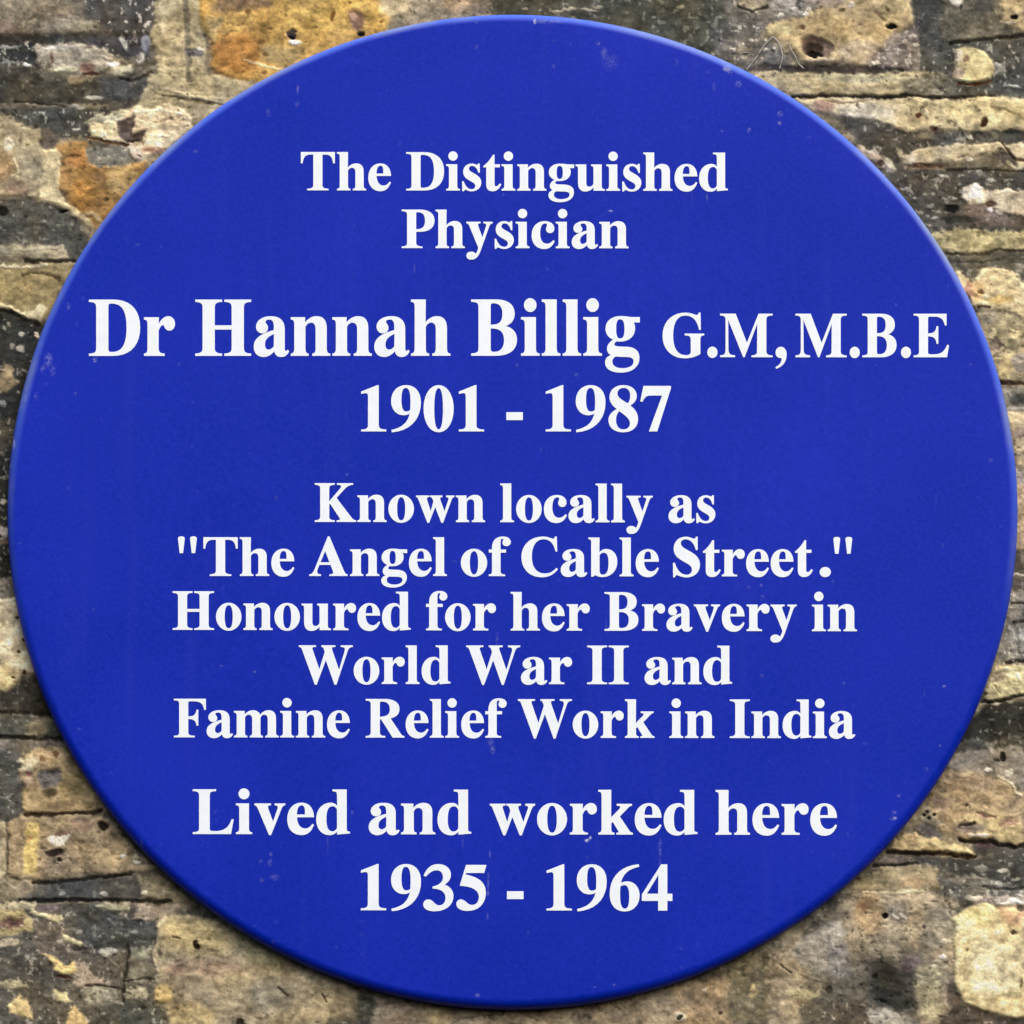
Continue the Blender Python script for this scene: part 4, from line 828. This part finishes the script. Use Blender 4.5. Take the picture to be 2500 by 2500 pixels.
P([(2298, Y0), (2437, Y0), (2432, 30), (2482, 62), (2420, 86), (2330, 106), (2300, 90)], (100, 95, 79), 4, 8, spk=.4, rou=.8); E(2334, 6, 15, 12, (196, 188, 172), dh=4); E(2410, 14, 20, 18, (74, 72, 66), a=.8); E(2390, 84, 60, 8, (122, 116, 100), a=.7); E(2345, 20, 5, 6, (70, 66, 56), dh=-3)
P([(2434, Y0), (X1, Y0), (X1, 76), (2490, 76), (2444, 55)], (172, 152, 111), 6, 8); E(2475, 44, 9, 6, (18, 14, 11), dh=-9); E(2490, 4, 8, 6, (130, 112, 80), dh=-2); E(2462, 58, 12, 4, (196, 182, 150), dh=2)
P([(2244, 112), (2330, 107), (2500, 92), (X1, 90), (X1, 237), (2430, 237), (2310, 234), (2244, 172)], (80, 79, 72), -2, 8, spk=.9)
CR([(2322, 104), (2400, 99), (2470, 90), (2540, 84)], 5, -8, (42, 40, 34))
P([(2328, 148), (2332, 119), (2356, 112), (2386, 120), (2410, 130), (2430, 160), (2428, 180), (2419, 196), (2386, 203), (2346, 199), (2327, 190), (2334, 166)], (204, 187, 130), 15, 6, .5, spk=.1, rou=.8); E(2337, 138, 9, 18, (212, 196, 172), a=.9); E(2358, 146, 9, 8, (156, 128, 94), dh=-3); E(2344, 178, 14, 14, (176, 156, 142), a=.8); P([(2432, 158), (2452, 150), (2458, 176), (2432, 184)], (152, 150, 140), 6, 6); RG([(2345, 194), (2385, 198), (2415, 188)], 4, (222, 202, 146), 2)  # brown spot near the left paints shading on the nodule
CR([(2340, 203), (2385, 207), (2422, 200)], 3.5, -6, (112, 62, 36)); E(2478, 213, 13, 4, (176, 174, 164), dh=3)
P([(1815, 172), (1870, 158), (1960, 162), (2000, 158), (2050, 162), (2120, 160), (2200, 164), (2230, 174), (2170, 180), (2060, 184), (1950, 182), (1900, 184)], (70, 64, 60), -6, 7, .8, spk=.3)
P([(1830, 190), (1880, 174), (1950, 182), (2100, 182), (2180, 174), (2230, 170), (2310, 176), (2312, 196), (2262, 226), (2200, 233), (1960, 238), (1880, 220)], (170, 156, 118), 4, 7, .8, spk=.3, rou=1.2); E(2080, 192, 110, 10, (160, 158, 132), a=.7); P([(2196, 200), (2240, 182), (2320, 180), (2330, 232), (2210, 236)], (106, 102, 86), 1, 14, spk=.6, a=.85)
CR([(1935, 239), (2040, 236), (2120, 235), (2220, 237), (2330, 237), (2430, 237)], 5, -9, (34, 30, 26))
P([(1940, 246), (2060, 241), (2150, 241), (2260, 243), (2430, 241), (X1, 241), (X1, 330), (2500, 326), (2420, 320), (2370, 326), (2290, 312), (2230, 326), (2180, 322), (2140, 302), (2080, 292), (1990, 275)], (188, 172, 130), 10, 7, .8, spk=.2, rou=1.1); P([(2000, 250), (2120, 246), (2190, 262), (2180, 300), (2080, 286), (2010, 268)], (190, 180, 156), None, 20); P([(2290, 246), (2560, 244), (2560, 296), (2440, 304), (2330, 298)], (200, 180, 126), None, 24); E(2010, 262, 24, 14, (166, 130, 114), a=.85); RG([(2052, 278), (2090, 284), (2128, 286)], 6, (218, 208, 188), 3); E(2243, 283, 8, 6, (96, 58, 40), dh=-4); E(2405, 297, 8, 13, (62, 40, 22), dh=-6, ang=.5); E(2262, 276, 8, 8, (220, 205, 170), dh=3); CR([(2420, 262), (2450, 268), (2475, 280)], 3, -2.5, (160, 136, 84), .8); E(2100, 258, 5, 8, (110, 96, 76), dh=-4); CR([(2010, 248), (2060, 252), (2110, 248)], 3, -3, (128, 112, 84), .8)
P([(2040, 290), (2080, 294), (2140, 304), (2230, 328), (2290, 318), (2370, 328), (2420, 324), (X1, 332), (X1, 350), (2300, 354), (2200, 372), (2192, 402), (2240, 416), (X1, 416), (X1, 454), (2400, 462), (2352, 500), (2360, 540), (X1, 540), (X1, 566), (2260, 570), (2220, 520), (2130, 410), (2080, 330)], (78, 75, 68), -3, 9, spk=.7)
E(2282, 316, 12, 8, (92, 58, 52), dh=-2); E(2260, 322, 22, 14, (150, 138, 116), a=.8); E(2395, 332, 22, 12, (84, 84, 80)); E(2468, 330, 26, 14, (86, 88, 80)); E(2430, 325, 12, 12, (150, 144, 120), a=.8); E(2365, 335, 6, 6, (190, 184, 168), dh=3)
P([(2192, 364), (2205, 382), (2230, 372), (2280, 358), (2340, 352), (2376, 353), (2400, 350), (2440, 343), (2455, 356), (2500, 346), (X1, 345), (X1, 412), (2500, 412), (2462, 402), (2440, 382), (2400, 376), (2370, 386), (2330, 402), (2290, 396), (2240, 411), (2215, 402), (2198, 386)], (184, 169, 134), 9, 6, .9, rou=1.2); P([(2194, 364), (2206, 382), (2236, 372), (2250, 392), (2240, 408), (2216, 400)], (200, 188, 166), None, 10); P([(2440, 366), (2470, 372), (2480, 402), (2440, 400), (2420, 380)], (86, 80, 74), -2, 7); E(2365, 392, 10, 6, (190, 184, 164), dh=3); E(2262, 406, 44, 6, (106, 80, 62), dh=-3); CR([(2448, 350), (2466, 375), (2478, 390), (2510, 396)], 4, -7, (70, 52, 36)); CR([(2310, 416), (2400, 414), (2500, 417)], 3.5, -4, (44, 42, 38)); RG([(2456, 395), (2480, 410), (2520, 414)], 5, (196, 186, 150), 3)
P([(2085, 352), (2110, 360), (2150, 380), (2172, 396), (2184, 414), (2168, 422), (2140, 398), (2110, 388)], (170, 155, 134), 5, 6, 1.1); E(2172, 402, 10, 18, (186, 180, 158), dh=3, ang=-.5); E(2150, 398, 12, 8, (90, 70, 60), dh=-3); E(2300, 430, 8, 5, (150, 148, 136), dh=3); E(2418, 440, 9, 6, (150, 148, 138), dh=3)
P([(2340, 464), (2366, 451), (2386, 447), (2400, 470), (2430, 463), (2470, 456), (2500, 465), (X1, 465), (X1, 532), (2500, 532), (2470, 516), (2430, 511), (2410, 502), (2375, 506), (2355, 486)], (196, 179, 148), 9, 5, 1.0, rou=1.2); P([(2342, 464), (2368, 452), (2388, 450), (2400, 474), (2420, 480), (2370, 492), (2354, 482)], (222, 212, 196), None, 8); P([(2360, 500), (2410, 506), (2470, 520), (2490, 540), (2440, 552), (2370, 540), (2352, 516)], (106, 93, 87), 0, 9); E(2420, 500, 13, 7, (100, 76, 56), dh=-5); E(2418, 512, 8, 5, (200, 186, 190), dh=3); E(2440, 515, 10, 4, (200, 184, 172), dh=2); RG([(2345, 462), (2362, 468)], 3, (226, 220, 206), 3)
E(2322, 508, 20, 10, (28, 28, 25), dh=-6); E(2340, 535, 50, 9, (42, 44, 40), a=.8, dh=-2); E(2268, 502, 8, 6, (130, 128, 120), dh=3); E(2278, 534, 12, 3, (140, 138, 130), dh=2); E(2331, 483, 6, 4, (170, 166, 156), dh=3)
P([(2270, 566), (2330, 556), (2420, 562), (X1, 566), (X1, 612), (2480, 614), (2420, 617), (2360, 619), (2320, 617), (2285, 592)], (170, 158, 112), 7, 7, 1.0, spk=.4, rou=1.5); RG([(2335, 612), (2400, 612)], 4, (206, 194, 142), 2); CR([(2310, 620), (2370, 622), (2420, 620), (2440, 610), (2480, 616), (2540, 614)], 4, -7, (66, 54, 42)); E(2400, 570, 20, 8, (130, 122, 88), a=.8, dh=-2)
P([(2300, 622), (2420, 622), (2440, 612), (2500, 618), (X1, 616), (X1, 690), (2500, 688), (2460, 656), (2400, 657), (2375, 688), (2345, 658), (2320, 650)], (92, 88, 74), -2, 8, spk=.5); CR([(2330, 640), (2400, 640), (2440, 636)], 4, -3, (66, 62, 52), .7); E(2490, 655, 14, 12, (160, 152, 132), a=.8)

# ---- grain: pale grit, pits, fine mottling; then seen colour scaled evenly, painted shading kept
lum = COL.mean(axis=2)
grey = lum[..., None] * np.array([1.01, 1.0, 0.95], np.float32)
COL += (grey - COL) * 0.27
N_BLO = fbm(U + 14 * W1, V + 12 * W2, 26, 3, 820, 0.85, 1.2)
tint = fbm(U, V, 70, 3, 860)[..., None] * np.array([6.0, 1.0, -7.0], np.float32)
mott = 1.0 + 0.15 * N_MID + 0.22 * N_BLO + 0.23 * N_FIN + 0.17 * N_GRN
COL = COL * mott[..., None] * 1.03 + tint + np.array([7.0, 7.5, 8.0], np.float32)
grit = np.clip((fbm(U, V, 11, 3, 900) - 0.30) * 5.0, 0, 1) * np.clip(SPK, 0, 1.4)
COL += (grit * np.clip(165 - lum, 0, 100) * 0.95)[..., None] * np.array([1.0, 0.97, 0.9], np.float32)
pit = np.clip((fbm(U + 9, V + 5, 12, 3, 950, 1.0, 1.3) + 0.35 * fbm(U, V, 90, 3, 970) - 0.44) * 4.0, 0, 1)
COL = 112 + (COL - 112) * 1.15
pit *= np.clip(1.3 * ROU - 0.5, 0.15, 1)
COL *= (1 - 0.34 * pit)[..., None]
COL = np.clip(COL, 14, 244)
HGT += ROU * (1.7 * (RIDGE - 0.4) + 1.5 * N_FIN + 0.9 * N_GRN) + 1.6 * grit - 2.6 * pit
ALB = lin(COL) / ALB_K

XX, ZZ = at(U, V, 0.0)
HGT *= 0.62
verts = np.stack([XX, -HGT.astype(np.float64) * PX, ZZ], axis=2).reshape(-1, 3)
idx = np.arange(NU * NU, dtype=np.int32).reshape(NU, NU)
quads = np.stack([idx[:-1, :-1], idx[1:, :-1], idx[1:, 1:], idx[:-1, 1:]], axis=2).reshape(-1, 4)
uc = 0.25 * (U[:-1, :-1] + U[1:, :-1] + U[1:, 1:] + U[:-1, 1:]).reshape(-1)
vc = 0.25 * (V[:-1, :-1] + V[1:, :-1] + V[1:, 1:] + V[:-1, 1:]).reshape(-1)
keep = (uc - 1252) ** 2 + (vc - 1244) ** 2 > 1090 ** 2      # nothing is ever seen behind the middle of the plaque
quads = quads[keep]
used = np.zeros(NU * NU, bool); used[quads.ravel()] = True
remap = np.cumsum(used) - 1
verts = verts[used]; quads = remap[quads]; alb = ALB.reshape(-1, 3)[used]
# the body of the wall behind its weathered face
NB = len(verts)
bx0, bx1 = verts[:, 0].min(), verts[:, 0].max(); bz0, bz1 = verts[:, 2].min(), verts[:, 2].max()
bv, bq = [], []
for y in (0.012, 0.215):
    bv += [(bx0, y, bz0), (bx1, y, bz0), (bx1, y, bz1), (bx0, y, bz1)]
bq = [(0, 1, 2, 3), (4, 7, 6, 5), (0, 4, 5, 1), (1, 5, 6, 2), (2, 6, 7, 3), (3, 7, 4, 0)]
verts = np.concatenate([verts, np.array(bv)]); quads = np.concatenate([quads, np.array(bq) + NB])
alb = np.concatenate([alb, np.tile(np.array([[0.16, 0.14, 0.10]]), (8, 1))])

me = bpy.data.meshes.new("brick_wall")
nf = len(quads)
me.vertices.add(len(verts)); me.vertices.foreach_set("co", verts.astype(np.float32).ravel())
me.loops.add(nf * 4); me.loops.foreach_set("vertex_index", quads.astype(np.int32).ravel())
me.polygons.add(nf)
me.polygons.foreach_set("loop_start", np.arange(0, nf * 4, 4, dtype=np.int32))
me.polygons.foreach_set("use_smooth", np.ones(nf, dtype=bool))
me.update(calc_edges=True)
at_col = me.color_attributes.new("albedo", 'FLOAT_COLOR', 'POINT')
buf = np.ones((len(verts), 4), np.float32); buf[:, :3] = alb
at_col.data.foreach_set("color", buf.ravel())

m, nt, n, l, bsdf = new_mat("weathered_brick")
ca = n.new("ShaderNodeAttribute"); ca.attribute_name = "albedo"
tc = n.new("ShaderNodeTexCoord")
g1 = n.new("ShaderNodeTexNoise"); g1.inputs["Scale"].default_value = 900; g1.inputs["Detail"].default_value = 4
l.new(tc.outputs["Object"], g1.inputs["Vector"])
mr = n.new("ShaderNodeMapRange"); mr.inputs["From Min"].default_value = 0.3; mr.inputs["From Max"].default_value = 0.7
mr.inputs["To Min"].default_value = 0.88; mr.inputs["To Max"].default_value = 1.2
l.new(g1.outputs["Fac"], mr.inputs["Value"])
vm = n.new("ShaderNodeVectorMath"); vm.operation = 'SCALE'
l.new(ca.outputs["Color"], vm.inputs[0]); l.new(mr.outputs[0], vm.inputs["Scale"])
l.new(vm.outputs[0], bsdf.inputs["Base Color"])
bsdf.inputs["Roughness"].default_value = 0.9
bsdf.inputs["Specular IOR Level"].default_value = 0.15
bp = n.new("ShaderNodeBump"); bp.inputs["Strength"].default_value = 0.3; bp.inputs["Distance"].default_value = 0.0006
l.new(g1.outputs["Fac"], bp.inputs["Height"]); l.new(bp.outputs[0], bsdf.inputs["Normal"])
me.materials.append(m)
wall = bpy.data.objects.new("brick_wall", me)
col.objects.link(wall)
wall["label"] = "weathered wall of yellow and soot-blackened old bricks behind the blue plaque"
wall["category"] = "wall"

# ------------------------------------------------------------------ old cobweb threads between the rim and the hole in the tan brick
THREADS = [
    ([(1822, 172, 8), (1840, 150, 10), (1856, 126, 11), (1870, 106, 12), (1888, 90, 10)], 1.7),
    ([(1888, 92, 12), (1900, 104, 13), (1906, 118, 13), (1910, 136, 12)], 2.0),
    ([(1926, 108, 11), (1930, 122, 13), (1942, 140, 13), (1950, 158, 11), (1962, 168, 8)], 1.7),
    ([(1910, 136, 12), (1908, 152, 10), (1903, 168, 7)], 1.8),
    ([(1840, 136, 9), (1824, 128, 8), (1806, 132, 7)], 1.3),
]
vs, fs = [], []
for pts, r in THREADS:
    ring = []
    Q = []
    for a, b in zip(pts[:-1], pts[1:]):
        for k in range(4):
            t = k / 4
            Q.append([a[i] + (b[i] - a[i]) * t for i in range(3)])
    Q.append(list(pts[-1]))
    Q = np.array(Q, float)
    for _ in range(2):
        Q[1:-1] = 0.25 * Q[:-2] + 0.5 * Q[1:-1] + 0.25 * Q[2:]
    for k, q in enumerate(Q):
        d = Q[min(k + 1, len(Q) - 1)] - Q[max(k - 1, 0)]
        d /= np.linalg.norm(d)
        n1 = np.cross(d, [0, 0, 1.0]); n1 /= np.linalg.norm(n1); n2 = np.cross(d, n1)
        rr = r * (0.45 + 0.8 * rng.random())
        base = len(vs)
        for s in range(6):
            p = q + rr * (n1 * math.cos(s * math.pi / 3) + n2 * math.sin(s * math.pi / 3))
            x, z = at(p[0], p[1], 0.0)
            vs.append((float(x), -float(q[2] * 0.6 + 0.5 * (p[2] - q[2])) * PX, float(z)))
        if k:
            for s in range(6):
                fs.append((base - 6 + s, base - 6 + (s + 1) % 6, base + (s + 1) % 6, base + s))
m, nt, n, l, bsdf = new_mat("dusty_web")
bsdf.inputs["Base Color"].default_value = (0.32, 0.31, 0.29, 1)
bsdf.inputs["Roughness"].default_value = 0.95
web = mesh_obj("cobweb", vs, fs, m, None, True)
web["label"] = "dusty grey cobweb threads beside the round hole in the tan brick"
web["category"] = "cobweb"
